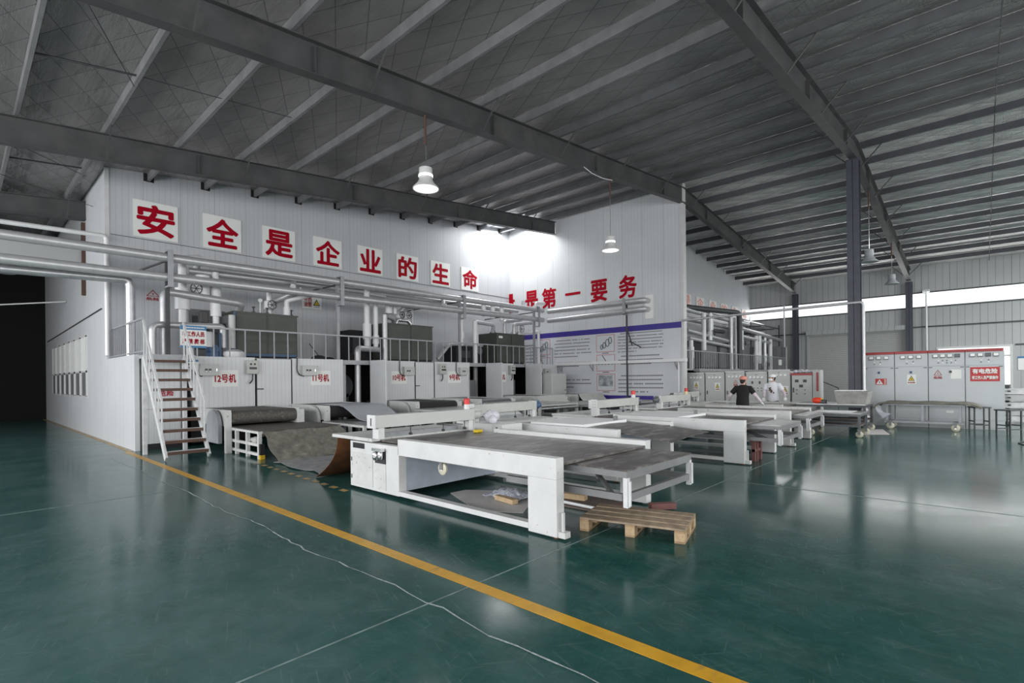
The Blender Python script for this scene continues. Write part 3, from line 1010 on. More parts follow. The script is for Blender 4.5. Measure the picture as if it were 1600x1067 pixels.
machine(12, 4.0, 5.42, False, 'white ribbed drying machine marked number 12, beside the stairs', 4.39, 4.1, 5.17, (5.47, 6.38))
machine(11, 6.42, 7.97, False, 'white ribbed drying machine marked number 11, below the first tank', 6.95, 6.67)
machine(10, 8.98, 10.62, True, 'white ribbed drying machine marked number 10, its pale side showing', 9.68, 10.12, None, (10.66, 11.44))
machine(9, 11.5, 13.17, False, 'white ribbed drying machine marked number 9, with breaker box and switch box', 12.1, 12.6, 11.63)
machine(8, 14.14, 15.62, True, 'white drying machine with a breaker box, its number mostly hidden by a protruding side panel', 14.55, None, 15.3)
machine(7, 16.5, 18.6, True, 'last white drying machine of the row, next to the banner wall', 16.75, 17.55)
o = thing('side_cabinet', 'small plain white cabinet right of the last drying machine, in front of the banner wall', 'cabinet', (17.5, 13.7, 0))
part(o, 'body', 'cabinet_grey', G().b(17.5, 18.55, 13.7, 14.2, .02, 1.86), bev=.01)
part(o, 'door', 'cabinet_grey', G().b(17.54, 18.51, 13.685, 13.7, .9, 1.83), bev=.005)
part(o, 'handle', 'black_plastic', G().b(18.4, 18.48, 13.665, 13.685, 1.12, 1.15))
# dark machine rooms behind the gaps
solo('inner_duct', 'big pale fan casing in the dark gap right of drying machine 11', 'fan', 'tank_grey', G().lathe((8.85, 15.9, 1.45), [(.42, 0), (.42, .3), (.2, .36), (.2, .5)], 20, 'Y').b(8.6, 9.1, 15.9, 16.3, .02, 1.2), smooth=True)
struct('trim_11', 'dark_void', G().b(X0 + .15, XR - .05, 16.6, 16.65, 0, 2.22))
solo('grey_bin', 'grey metal cabinet standing in the dark gap right of drying machine 9', 'cabinet', 'tank_grey', G().b(13.55, 14.5, 15.3, 15.9, 0, 1.62), bev=.01)
solo('grey_bin', 'grey metal cabinet standing in the dark gap left of the last drying machine', 'cabinet', 'tank_grey', G().b(15.9, 16.9, 15.3, 15.9, 0, 1.6), bev=.01)


# ---------------------------------------------------------------- tanks on the platform
def tank(x0, x1, y0, y1, zt, label, mt='tank_olive', zb=None, seam=True, grp=None):
    zb = PZ if zb is None else zb
    o = thing('heater_tank', label, 'tank', (x0, y0, zb), grp)
    part(o, 'casing', mt, G().b(x0, x1, y0, y1, zb + .1, zt), bev=.03)
    part(o, 'base_frame', 'dark_void', G().b(x0 + .03, x1 - .03, y0 + .03, y1 - .03, zb, zb + .1))
    xm = (x0 + x1) / 2
    for a, b in (((x0 + .06, xm - .03), (xm + .03, x1 - .06)) if seam else ((x0 + .06, x1 - .06),)):
        part(o, 'cover_panel', mt, G().b(a, b, y0 - .012, y0, zb + .2, zt - .06), bev=.005)
    if seam:
        part(o, 'seam', 'black_plastic', G().b(xm - .012, xm + .012, y0 - .006, y0, zb + .1, zt))
    part(o, 'rim', mt, G().b(x0 - .02, x1 + .02, y0 - .02, y1 + .02, zt - .03, zt + .012))
    return o


def wheel_valve(par, c, r, body=.09, hh=.2):
    x, y, z = c
    v = part(par, 'valve', 'pipe_white', G().lathe((x, y, z - hh / 2), [(body * .7, 0), (body, .03), (body, hh - .03), (body * .7, hh)], 14), smooth=True)
    g = G()
    n = 16
    ring = [(x + r * math.cos(2 * math.pi * k / n), y - body - .08, z + r * math.sin(2 * math.pi * k / n)) for k in range(n + 1)]
    g.t(ring, .012, 6, False)
    for k in range(3):
        a = math.pi * k / 3
        g.t([(x - r * math.cos(a), y - body - .08, z - r * math.sin(a)), (x + r * math.cos(a), y - body - .08, z + r * math.sin(a))], .009, 5)
    g.t([(x, y - body + .01, z), (x, y - body - .1, z)], .014, 6)
    part(v, 'hand_wheel', 'black_plastic', g)
    return v


t1 = tank(5.53, 7.4, 16.0, 17.3, 3.7, 'olive green double heater tank above drying machines 12 and 11')
part(t1, 'side_panel', 'tank_grey', G().b(5.505, 5.53, 16.05, 17.2, 2.45, 3.62))
part(t1, 'blue_trim', 'motor_blue', G().b(5.6, 7.35, 15.985, 15.999, 2.4, 2.48).b(5.5, 5.56, 15.97, 16.0, 2.4, 3.68))
for x in (5.75, 6.15, 6.55, 7.3):
    part(t1, 'top_fitting', 'dark_steel', G().lathe((x, 16.2, 3.71), [(.05, 0), (.05, .05), (.02, .06), (.02, .16), (.05, .17), (.05, .2)], 10))
part(t1, 'pressure_gauge', 'meter_face', G().lathe((6.35, 16.2, 4.12), [(.06, 0), (.06, .03)], 14, 'Y').t([(6.35, 16.22, 3.7), (6.35, 16.22, 4.1)], .015, 6))
t2 = tank(10.72, 12.84, 16.0, 17.4, 3.74, 'dark olive heater tank above drying machine 10, with two valves on top')
t3 = tank(16.5, 18.38, 16.0, 17.3, 3.72, 'dark olive heater tank nearest to the banner wall')
part(t3, 'white_label', 'sign_white', G().b(16.6, 16.85, 15.985, 15.988, 3.5, 3.6))
part(t3, 'vent', 'dark_steel', G().lathe((16.75, 16.5, 3.73), [(.2, 0), (.12, .1), (.08, .2), (.06, .25)], 12))
for x, y, z, w, lab in ((4.6, 16.9, 3.78, 1.0, 'grey fan housing behind the pipes above drying machine 12'), (9.75, 16.9, 3.5, .9, 'dark fan housing between the silver pipes left of the second tank'), (14.6, 16.6, 3.1, 1.6, 'dark housing with a silver pipe on top, left of the third tank')):
    o = thing('fan_housing', lab, 'fan', (x, y, PZ))
    part(o, 'casing', 'tank_grey' if x < 9 else 'dark_void', G().b(x, x + w, y, y + .9, PZ, z), bev=.02)
    part(o, 'motor', 'motor_grey', G().lathe((x + w * .7, y - .3, (PZ + z) / 2 + .2), [(.16, 0), (.16, .28)], 14, 'Y'), smooth=True)
    part(o, 'inspection_cover', 'dark_steel', G().b(x + .1, x + w * .5, y - .02, y, PZ + .3, z - .2))
# pumps, drums and a box between tank 1 and the sign
o = thing('oil_pump', 'blue pump with a white can below the pipes left of the first tank', 'pump', (4.75, 15.7, PZ))
part(o, 'motor', 'motor_blue', G().lathe((4.85, 15.5, 2.55), [(.12, 0), (.12, .35)], 14, 'Y').b(4.75, 4.95, 15.5, 15.85, PZ, 2.45), smooth=True)
part(o, 'filter_can', 'pipe_white', G().lathe((4.72, 15.6, 2.6), [(.13, 0), (.13, .4), (.1, .42)], 14), smooth=True)
part(o, 'stand', 'motor_blue', G().b(4.98, 5.04, 15.55, 15.6, PZ, 3.0))
solo('oil_drum', 'white tub sitting behind the railing in front of the first tank', 'tub', 'pipe_white', G().lathe((5.35, 15.5, PZ), [(.24, 0), (.28, .1), (.27, .18), (.12, .25)], 18), smooth=True)
solo('valve_motor', 'black square motor on the pipe run left of the first tank', 'motor', 'black_plastic', G().b(4.68, 4.88, 16.05, 16.3, 3.3, 3.64), bev=.02)
solo('cloth_heap', 'dark heap of rags behind the railing between the first two tanks', 'rags', 'dark_void', G().ball((7.9, 15.6, PZ + .05), .2, 10, 6, (1.3, 1, .6)).ball((8.3, 15.7, PZ + .03), .16, 10, 6, (1.2, 1, .6)), smooth=True)
solo('leaning_rod', 'thin dark rod leaning on the slogan wall between the first two tanks', 'rod', 'black_plastic', G().t([(8.1, 15.8, PZ + .02), (7.75, 15.95, 2.85)], .015, 6))

# ---------------------------------------------------------------- pipes
PC = 'pipe'


def pipe(label, pts, r, mt='pipe_cladding', bend=.22, joints=(), grp='silver clad pipes', name='clad_pipe', n=14, sleeves=()):
    o = solo(name, label, PC, mt, G().t(pts, r, n, bend=bend), grp, smooth=True)
    for (sx, sy, za, zb, sr) in sleeves:
        part(o, 'sleeve', mt, G().t([(sx, sy, za), (sx, sy, zb)], sr, n), 'thicker sleeve', smooth=True)
    if joints:
        for j in joints:
            part(o, 'joint_band', mt, G().t([Vector(j) - Vector((.02, 0, 0)), Vector(j) + Vector((.02, 0, 0))], r * 1.03, n), smooth=True)
    return o


pipe('upper of the two long silver main pipes in front of the slogan wall', [(-6.9, 15.25, 4.79), (18.85, 15.25, 4.86)], .11, joints=[(x, 15.25, 4.817 + (x - 3) * .0027) for x in (1.2, 2.3, 4.4, 6.2, 8.0, 9.9, 11.8, 13.7, 15.4)])
pipe('lower of the two long silver main pipes in front of the slogan wall', [(-6.9, 15.25, 4.25), (18.85, 15.25, 4.42)], .11, joints=[(x, 15.25, 4.315 + (x - 3) * .0066) for x in (1.15, 2.2, 4.3, 6.3, 8.2, 10.1, 12.0, 14.0)])
pipe('third long silver pipe running behind the two main pipes', [(4.4, 16.1, 4.72), (10.5, 16.1, 4.8), (18.0, 16.1, 4.82)], .09)
pipe('silver pipe coming from the left and turning down beside the white house corner', [(-6.9, 15.9, 4.0), (3.05, 15.9, 4.25), (3.05, 15.9, 2.3)], .1, 'pipe_clad_dull', .16)
pipe('thin white pipe bending down the corner of the white house', [(-6.9, 17.6, 5.45), (2.86, 17.6, 5.66), (2.86, 17.6, 2.4)], .06, 'pipe_white', .12, grp=None, name='white_pipe')
pipe('upper silver pipe along the banner wall ending in a bend into it', [(19.2, 15.2, 4.84), (19.2, 10.2, 4.84), (19.58, 10.2, 4.84)], .11, bend=.3)
pipe('lower silver pipe along the banner wall ending in a bend into it', [(19.2, 15.2, 4.4), (19.2, 10.2, 4.48), (19.58, 10.2, 4.48)], .11, bend=.3)
solo('wall_patch', 'white square patch on the banner wall around the two pipe ends', 'patch', 'sign_white', G().b(XR - .02, XR - .002, 9.98, 10.34, 4.1, 5.08))
for x, lab in ((3.74, 'pipe support post beside the stairs'), (8.47, 'pipe support post between drying machines 11 and 10'), (13.75, 'pipe support post above drying machine 9'), (18.4, 'pipe support post at the right end of the platform')):
    o = thing('pipe_support', lab + ' carrying the two main pipes', 'support', (x, 15.02, PZ), 'pipe supports on the platform')
    part(o, 'post', 'rail_grey' if x > 4 else 'dark_steel', G().b(x - .045, x + .045, 15.38, 15.47, PZ, 4.98))
    part(o, 'bracket', 'rail_grey', G().b(x - .06, x + .06, 15.09, 15.12, 4.1, 4.98).b(x - .06, x + .06, 15.1, 15.4, 4.97, 5.0).b(x - .06, x + .06, 15.1, 15.4, 4.06, 4.1))
    part(o, 'wall_strut', 'dark_steel', G().bar((x - .05, 15.45, 4.75), (x - .6, Y1 - .02, 4.6), .04, .04))
# risers around tank 1
pipe('left white riser with a thick sleeve, left of the first tank', [(4.23, 16.0, 5.05), (4.23, 16.0, 3.2)], .1, 'pipe_white', grp='white clad risers', sleeves=[(4.23, 16.0, 4.2, 3.62, 0.18)])
pipe('slanting white pipe joining the left riser to the rear pipe', [(4.23, 16.0, 5.0), (4.7, 16.1, 5.12), (5.1, 17.9, 5.1)], .09, 'pipe_white', .15, grp='white clad risers')
o = pipe('white riser with a thick sleeve, nearest to the first tank', [(5.05, 16.0, 4.75), (5.05, 16.0, 3.25)], .085, 'pipe_white', grp='white clad risers', sleeves=[(5.05, 16.0, 3.9, 3.5, .14), (5.05, 16.0, 4.5, 3.98, .14)])
for x, z0, z1, r, lab in ((4.7, 4.0, 4.6, .18, 'wide white valve jacket hanging from the main pipes beside the first tank'),):
    pipe(lab, [(x, 15.95, z1), (x, 15.95, z0)], r, 'pipe_white', grp='white valve jackets', name='valve_jacket')
pipe('silver pipe with an olive end bending down to the first tank top', [(3.72, 15.7, 2.32), (3.72, 15.7, 4.02), (5.72, 15.9, 3.92), (5.72, 16.2, 3.72)], .1, bend=.2)
pipe('lower silver pipe looping from the platform behind the stairs towards the first tank', [(3.45, 15.6, 2.32), (3.45, 15.6, 3.13), (5.15, 15.75, 3.2), (5.15, 15.75, 2.95)], .085, bend=.15)
pipe('short white pipe stub hanging beside the stair sign', [(4.35, 15.8, 2.95), (4.35, 15.8, 2.32)], .09, 'pipe_white', grp='white clad risers')
pipe('short silver riser under the bend left of the first tank', [(5.15, 15.75, 3.0), (5.15, 15.75, 2.6)], .085, grp='white clad risers')
pipe('long grey gas cylinder leaning by the first tank', [(5.4, 15.8, 2.6), (5.4, 15.8, 3.55)], .09, 'cabinet_grey', grp=None, name='gas_cylinder')
o = thing('valve_stack', 'white valve with a black hand wheel on top of the first tank', 'valve', (6.65, 16.3, 3.71))
part(o, 'pipe', 'pipe_white', G().t([(6.65, 16.3, 3.71), (6.65, 16.3, 4.5)], .075, 12), smooth=True)
wheel_valve(o, (6.65, 16.3, 4.0), .13, .15, .3)
pipe('white elbow pipe at the right end of the first tank top', [(7.15, 16.2, 3.72), (7.15, 16.2, 4.2), (7.9, 15.6, 4.45)], .08, 'pipe_white', .1, grp='white clad risers', sleeves=[(7.15, 16.2, 3.72, 3.98, 0.11)])
pipe('slanting silver pipe rising from behind the first tank to the main pipes', [(6.85, 16.5, 4.15), (7.4, 15.7, 4.5)], .09)
pipe('slanting silver link between the main pipes above the first tank', [(6.95, 15.3, 4.5), (7.3, 16.0, 4.75)], .08)
o = thing('hand_wheel_valve', 'small valve with a black hand wheel on the white jacket left of the first tank', 'valve', (4.42, 15.9, 4.2))
wheel_valve(o, (4.5, 15.9, 4.2), .14, .05, .12)
# pipes around tank 2
pipe('tall white riser with a sleeve in the gap between drying machines 11 and 10', [(9.9, 16.0, 4.9), (9.9, 16.0, 2.72)], .1, 'pipe_white', grp='white clad risers', sleeves=[(9.9, 16.0, 3.65, 3.1, 0.15)])
pipe('second tall white riser just right of the sleeved one', [(10.25, 16.0, 4.5), (10.25, 16.0, 2.72)], .09, 'pipe_white', grp='white clad risers', sleeves=[(10.25, 16.0, 3.25, 2.95, 0.12)])
pipe('silver elbow pipe going down into the dark gap between drying machines 11 and 10', [(10.3, 15.9, 2.74), (9.1, 15.3, 2.72), (9.1, 15.3, .01)], .1, bend=.15)
pipe('bright silver pipe standing at the left edge of the second tank', [(10.6, 15.95, 4.02), (10.6, 15.95, 2.32)], .1)
pipe('short grey pipe joining the second tank to its left riser', [(10.55, 15.95, 4.0), (11.1, 16.1, 3.92), (11.15, 16.2, 3.75)], .085, 'pipe_clad_dull', .1)
for x, lab in ((10.75, 'white cone jacket under the main pipes left of the second tank'), (11.0, 'narrow white jacket next to the cone jacket')):
    pipe(lab, [(x, 15.9, 4.5), (x, 15.9, 4.08)], [.11 if x < 11 else .07, .13 if x < 11 else .08], 'pipe_white', grp='white valve jackets', name='valve_jacket')
o = thing('twin_valve', 'pair of silver valves with black hand wheels on the second tank', 'valve', (11.5, 16.2, 3.75))
for x in (11.4, 11.72):
    wheel_valve(o, (x, 16.2, 4.1), .12, .13, .26)
part(o, 'foot_pipe', 'chrome', G().t([(11.25, 16.2, 3.76), (11.3, 16.2, 3.92), (11.8, 16.2, 3.92), (11.95, 16.2, 3.76)], .07, 12, bend=.08), smooth=True)
pipe('silver pipe slanting from the twin valves up to the main pipes', [(11.5, 16.2, 4.25), (11.6, 16.1, 4.42), (13.2, 15.6, 4.6)], .1, bend=.1)
pipe('thin white drop pipe at the back of the second tank', [(12.3, 16.6, 4.6), (12.3, 16.6, 3.7)], .04, 'pipe_white', grp='white clad risers')
pipe('slanting silver link between the main pipes right of the second tank', [(12.9, 15.4, 4.55), (13.4, 16.0, 4.85)], .08)
pipe('small silver link above the second riser pair', [(10.0, 16.0, 4.72), (10.7, 16.05, 4.7)], .06)
# pipes around tank 3
pipe('white riser with a low sleeve above the gap right of drying machine 9', [(14.35, 16.0, 4.55), (14.35, 16.0, 3.05)], .085, 'pipe_white', grp='white clad risers', sleeves=[(14.35, 16.0, 3.65, 3.35, 0.12)])
pipe('silver pipe laid along the top edge of the dark housing', [(13.6, 16.66, 2.5), (14.3, 16.66, 3.17), (16.2, 16.66, 3.17)], .08)
pipe('bright tall white riser left of the third tank', [(15.05, 15.9, 4.14), (15.05, 15.9, .01)], .1, 'pipe_white', grp='white clad risers')
pipe('silver pipe crossing from the tall riser to the third tank', [(15.05, 15.9, 4.1), (16.25, 15.95, 4.06), (16.3, 16.1, 3.75)], .085, bend=.1)
pipe('white riser with a low sleeve right behind the tall one', [(15.35, 16.1, 4.0), (15.35, 16.1, 3.2)], .07, 'pipe_white', grp='white clad risers')
for x, z, lab in ((15.1, 4.3, 'leftmost of the three white stubs under the main pipes by the third tank'), (15.65, 4.25, 'middle one of the three white stubs under the main pipes by the third tank'), (16.2, 4.2, 'rightmost of the three white stubs under the main pipes by the third tank')):
    pipe(lab, [(x, 15.42, 5.02), (x, 15.42, z)], .1, 'pipe_white', grp='white valve jackets', name='valve_jacket')
pipe('silver hooked pipe on the third tank going towards the banner wall', [(17.2, 16.2, 3.75), (17.2, 16.2, 4.3), (18.6, 16.4, 4.5)], .08, bend=.15)
pipe('second silver hooked pipe on the third tank with a valve beside it', [(17.75, 16.1, 3.75), (17.75, 16.1, 4.2), (19.2, 16.1, 4.4)], .09, bend=.15)
o = thing('hand_wheel_valve', 'valve with a black hand wheel on top of the third tank', 'valve', (18.1, 16.1, 3.72))
wheel_valve(o, (18.1, 16.1, 4.0), .16, .1, .3)
part(o, 'stem', 'pipe_white', G().t([(18.1, 16.1, 3.73), (18.1, 16.1, 3.9)], .06, 10))
pipe('white hooked pipe standing at the right end of the platform', [(17.9, 16.4, 3.82), (19.3, 15.9, 3.95), (19.3, 15.9, 2.32)], .07, 'pipe_white', .12, grp='white clad risers')
pipe('pair of white bends above the third tank, left one', [(17.6, 15.38, 5.2), (17.6, 15.38, 4.85)], .08, 'pipe_white', grp='white clad risers')
pipe('pair of white bends above the third tank, right one', [(18.5, 15.38, 4.85), (18.5, 15.38, 5.2), (19.1, 15.38, 5.25)], .08, 'pipe_white', .1, grp='white clad risers')
# banner wall extras
o = thing('cable_tray', 'long white cable tray on brackets across the banner wall', 'tray', (19.4, 15, 2.25))
part(o, 'channel', 'pipe_white', G().b(19.28, 19.5, 8.5, 14.95, 2.26, 2.38))
for y in (8.95, 12.95, 14.7):
    part(o, 'bracket', 'rail_grey', G().prism([(y - .02, 2.26), (y + .02, 2.26), (y + .02, 1.95), (y - .02, 1.95)], 'X', 19.55, 19.59).bar((19.57, y, 1.97), (19.3, y, 2.25), .03, .03))
o = thing('pipe_stand', 'thin dark post with a strut carrying the pipes along the banner wall', 'support', (19.3, 11.05, 0))
part(o, 'post', 'dark_steel', G().b(19.26, 19.32, 11.02, 11.08, 0, 4.95))
part(o, 'strut', 'dark_steel', G().bar((19.29, 10.95, 3.2), (19.29, 10.4, 2.9), .04, .04).bar((19.29, 11.05, 3.75), (19.29, 10.8, 3.0), .04, .04))
part(o, 'bracket', 'rail_grey', G().b(19.02, 19.3, 11.0, 11.1, 4.3, 4.33).b(19.02, 19.06, 11.0, 11.1, 4.3, 5.0))
# ---------------------------------------------------------------- the banner
o = thing('wall_banner_poster', 'large white banner with purple bands, text columns and framed pictures', 'banner', (XR, 13.5, .62))
bx = XR - .004
part(o, 'sheet', 'banner_white', plate((bx, 17.9, .62), 17.9 - 8.78, 3.24, NX, .012))
part(o, 'purple_band', 'banner_purple', plate((bx - .012, 17.9, 3.62), 17.9 - 8.78, .24, NX, .003))
part(o, 'purple_band', 'banner_purple', plate((bx - .012, 17.9, .66), 17.9 - 8.78, .22, NX, .003))
random.seed(11)


def textblock(y0, z0, width, rows, pitch, ch):
    g = G()
    for r_ in range(rows):
        y = y0
        ln = width * (random.uniform(.35, .75) if r_ == rows - 1 else random.uniform(.93, 1))
        y -= ch * 2 if r_ == 0 else 0
        while y0 - y < ln:
            if random.random() > .07:
                p_ = plate((bx - .012, y, z0 - r_ * pitch), ch * .72, ch * .72, NX, .0015)
                g.add(p_.v, p_.f)
            y -= ch
    return g


for y0, z0, w, rows, pt, chh, lab in ((15.15, 3.42, 2.1, 6, .155, .062, 1), (15.15, 2.35, 2.1, 2, .16, .075, 2), (15.15, 1.55, 2.1, 3, .17, .075, 3), (11.66, 3.53, 2.15, 7, .13, .056, 4), (11.66, 2.55, 2.15, 3, .17, .075, 5), (11.66, 1.7, 2.15, 5, .17, .075, 6), (17.6, 3.3, 1.3, 9, .17, .07, 7)):
    part(o, 'text_block', 'banner_ink', textblock(y0, z0, w, rows, pt, chh))
for i, (yy, za, zb) in enumerate(((12.77, 2.8, 3.56), (12.76, 1.95, 2.68), (12.76, 1.08, 1.83), (16.35, 2.8, 3.56), (16.35, 1.95, 2.68))):
    w = .94
    p_ = part(o, 'picture', 'sign_red_ground', plate((bx - .012, yy, za), w, zb - za, NX, .003), 'picture in a thin red frame')
    part(p_, 'picture_ground', 'banner_white', plate((bx - .015, yy - .02, za + .02), w - .04, zb - za - .04, NX, .002))
    if i in (0, 3):
        g = G()
        for k, (dy, dz, r_) in enumerate(((.28, .22, .1), (.42, .3, .13), (.58, .4, .16), (.72, .5, .14))):
            g.t([(bx - .02, yy - dy - r_ * .55 * math.cos(a), za + dz + r_ * math.sin(a)) for a in [2 * math.pi * q / 14 for q in range(15)]], .018, 5, False)
        part(p_, 'picture_motif', 'motor_grey', g, 'coil shaped parts')
    elif i in (1, 4):
        g = G()
        for k in range(4):
            g.t([(bx - .02, yy - .2 - k * .17 - .09 * math.cos(a), za + .28 + .12 * math.sin(a)) for a in [math.pi * q / 8 for q in range(9)]], .02, 5)
        g.bar((bx - .02, yy - .3, za + .7), (bx - .02, yy - .5, za + .42), .02, .03)
        part(p_, 'picture_motif', 'motor_grey', g, 'row of arched hooks')
    else:
        part(p_, 'picture_motif', 'banner_image', plate((bx - .017, yy - .09, za + .2), w - .2, zb - za - .26, NX, .002), 'grey plate')
    part(p_, 'caption', 'banner_ink', plate((bx - .012, yy - .3, za - .07), .34, .035, NX, .002))
# white conduit at the wall end
solo('conduit', 'white conduit bending down at the right end of the banner wall', 'pipe', 'pipe_white', G().t([(19.45, 9.3, 2.3), (19.45, 8.85, 2.3), (19.45, 8.85, .02)], .03, 8, bend=.15), smooth=True)
solo('long_conduit', 'long thin silver pipe from the banner wall end to the free-standing column and down it', 'pipe', 'pipe_cladding', G().t([(19.45, 8.7, 3.88), (19.38, 2.72, 3.95), (19.38, 2.72, .02)], .045, 10, bend=.12), smooth=True)
# ---------------------------------------------------------------- conveyors and lower tables in front of the drying machines
def rtable(name, label, cat, x0, x1, y0, y1, zt, top, frame, zs=(.25,), legs=None, lw=.07, low=True, grp=None, th=.05):
    """welded table: top, perimeter rails, legs, cross rails"""
    o = thing(name, label, cat, (x0, y0, 0), grp)
    part(o, 'table_top', top, G().b(x0, x1, y0, y1, zt - .02, zt))
    part(o, 'top_frame', frame, G().b(x0, x0 + .05, y0, y1, zt - .02 - th, zt - .02).b(x1 - .05, x1, y0, y1, zt - .02 - th, zt - .02).b(x0 + .05, x1 - .05, y0, y0 + .05, zt - .02 - th, zt - .02).b(x0 + .05, x1 - .05, y1 - .05, y1, zt - .02 - th, zt - .02))
    n = legs or max(2, int((y1 - y0) / 1.0) + 1)
    for x in (x0, x1 - lw):
        for k in range(n):
            y = y0 + (y1 - y0 - lw) * k / (n - 1)
            part(o, 'leg', frame, G().b(x, x + lw, y, y + lw, 0, zt - .02 - th))
        if low:
            for z in zs:
                part(o, 'side_rail', frame, G().b(x + .01, x + lw - .01, y0 + lw, y1 - lw, z, z + .06))
    return o


def conveyor(x0, x1, label, y0=12.75, roll='belt_mesh', guard='grey_paint', white='white_paint_worn'):
    """mesh belt leaving the drying tunnel over a big roller, between two half-round guards"""
    o = thing('belt_conveyor', label, 'conveyor', (x0, y0, 0))
    part(o, 'belt', roll, G().t([(x0 + .2, y0 + .16, .8), (x1 - .2, y0 + .16, .8)], .16, 20).b(x0 + .2, x1 - .2, y0 + .16, YF + .28, .94, .96).b(x0 + .2, x1 - .2, y0 + .16, YF + .28, .64, .66), smooth=True)
    for x in (x0, x1 - .18):
        part(o, 'side_frame', white, G().b(x + .12 if x == x0 else x, x + .18 if x == x0 else x + .06, y0 + .02, YF - .02, .6, .98))
        part(o, 'leg', white, G().b(x + .06, x + .18, y0, y0 + .12, 0, .93))
        g = G().prism([(y0 + .75 + .42 * math.cos(a), .62 + .36 * math.sin(a)) for a in [math.pi * k / 10 for k in range(11)]] + [(y0 + .33, .2), (y0 + 1.17, .2)], 'X', x + (0 if x == x0 else .1), x + (.08 if x == x0 else .18))
        part(o, 'end_guard', guard, g, 'half-round grey end guard')
    part(o, 'scraper_bar', white, G().b(x0 + .2, x1 - .2, y0 + .05, y0 + .12, .5, .56))
    return o


conveyor(4.15, 6.05, 'wide mesh belt conveyor coming out of drying machine 12')
o = rtable('receiving_table', 'white-framed low table with a dusty mesh top in front of drying machine 12', 'table', 4.33, 6.2, 11.22, 13.2, .6, 'belt_mesh', 'white_paint_worn', (.26, .06), 4)
part(o, 'mesh_roller', 'belt_mesh', G().t([(4.42, 11.25, .53), (6.12, 11.25, .53)], .07, 14), smooth=True)
part(o, 'gear_motor', 'beige_grey_paint', G().lathe((4.45, 11.6, .36), [(.05, -.1), (.08, -.08), (.08, .1), (.05, .14), (.05, .3)], 12, 'Y'), 'small beige gear motor', smooth=True)
part(o, 'foot', 'yellow_paint', G().b(4.33, 4.42, 11.12, 11.22, 0, .09), 'yellow painted foot')
part(o, 'foot_block', 'black_plastic', G().b(4.33, 4.42, 11.13, 11.2, .09, .32), 'black block on the yellow foot')
rows = []
for i in range(9):
    w = i / 8
    y, z = 11.2 - .62 * w - .12 * w * w, .57 - .55 * w ** 1.15
    rows.append([(4.4 + 1.78 * j / 6 + .04 * math.sin(j * 2 + i), y + .03 * math.sin(j * 1.7 + i), max(.012, z)) for j in range(7)])
solo('canvas_apron', 'stained grey-green canvas hanging from the low table down to the floor', 'canvas', 'felt', G().sheet(rows, .012), smooth=True)
rows = [[(4.3 + 1.85 * j / 6 + .06 * math.sin(i * 1.3), 10.42 - 2.1 * i / 8 + .05 * math.sin(j * 2.1 + i), .012 + .012 * (1 + math.sin(i * 2.2 + j))) for j in range(7)] for i in range(9)]
solo('felt_mat', 'grey crumpled felt mat on the floor between the canvas and the rusty plate', 'mat', 'felt_floor', G().sheet(rows, .008), smooth=True)
rows = []
for i in range(10):
    w = i / 9
    rows.append([(4.12 + .9 * j / 3, 7.55 + .75 * (1 - w) ** 2.2, .01 + .72 * w) for j in range(4)])
solo('rusty_plate', 'curved rusty brown sheet standing at the left end of the nearest table', 'sheet', 'rust', G().sheet(rows, .006), smooth=True)
# machine 11 line
conveyor(6.55, 8.45, 'belt conveyor out of drying machine 11, half covered by a white sheet', 12.7, 'dark_void', 'white_paint_worn')
rtable('receiving_table', 'low white table under the bent white sheet in front of drying machine 11', 'table', 6.45, 8.6, 10.6, 12.6, .6, 'metal_top', 'white_paint_worn', (.25,), 4)
rows = []
for i in range(13):
    w = i / 12
    y = 14.0 - 3.0 * w
    z = .975 if w < .42 else .62 + .355 * (.5 + .5 * math.cos(math.pi * min(1, (w - .42) / .4)))
    rows.append([(7.0 + 1.3 * j / 4, y, z) for j in range(5)])
solo('bent_sheet', 'pale grey sheet sagging off the conveyor of drying machine 11', 'sheet', 'sheet_grey', G().sheet(rows, .008), smooth=True)
# machines 10, 9, 8, 7: tables in front
conveyor(9.4, 11.3, 'belt conveyor out of drying machine 10', 12.6, 'dark_void', 'white_paint_worn')
o = rtable('roller_table', 'white open-framed table with a motor in front of drying machine 10', 'table', 9.35, 11.4, 9.9, 12.5, .78, 'metal_top', 'white_paint_worn', (.35,), 4)
part(o, 'gear_motor', 'beige_grey_paint', G().lathe((9.42, 10.6, .5), [(.06, -.15), (.1, -.1), (.1, .1), (.06, .15)], 12, 'Y'), smooth=True)
rows = [[(9.6 + 1.5 * j / 3, 10.6 - .9 * i / 6, .80 - .0 * i - (.22 * max(0, (i - 2) / 4) ** 1.4)) for j in range(4)] for i in range(7)]
solo('pale_board', 'white board sliding off the table in front of drying machine 10', 'board', 'board_white', G().sheet(rows, .012))
conveyor(11.75, 13.6, 'belt conveyor with a bright roller out of drying machine 9', 12.3, 'motor_grey', 'beige_grey_paint')
o = rtable('roller_table', 'beige open-framed table with a motor in front of drying machine 9', 'table', 11.9, 13.9, 9.8, 12.2, .86, 'metal_top', 'beige_grey_paint', (.4,), 4)
part(o, 'bright_roller', 'chrome', G().t([(11.95, 9.78, .72), (13.85, 9.78, .72)], .045, 12), 'polished front roller', smooth=True)
part(o, 'gear_motor', 'motor_grey', G().lathe((11.95, 10.3, .62), [(.06, -.15), (.1, -.1), (.1, .1), (.06, .15)], 12, 'Y').lathe((11.95, 10.3, .62), [(.14, -.04), (.14, .04)], 12, 'X'), smooth=True)
conveyor(14.9, 16.6, 'belt conveyor with round guards second from the banner wall', 12.2, 'dark_void', 'beige_grey_paint')
conveyor(17.2, 18.9, 'belt conveyor with round guards nearest to the banner wall', 12.2, 'dark_void', 'beige_grey_paint')
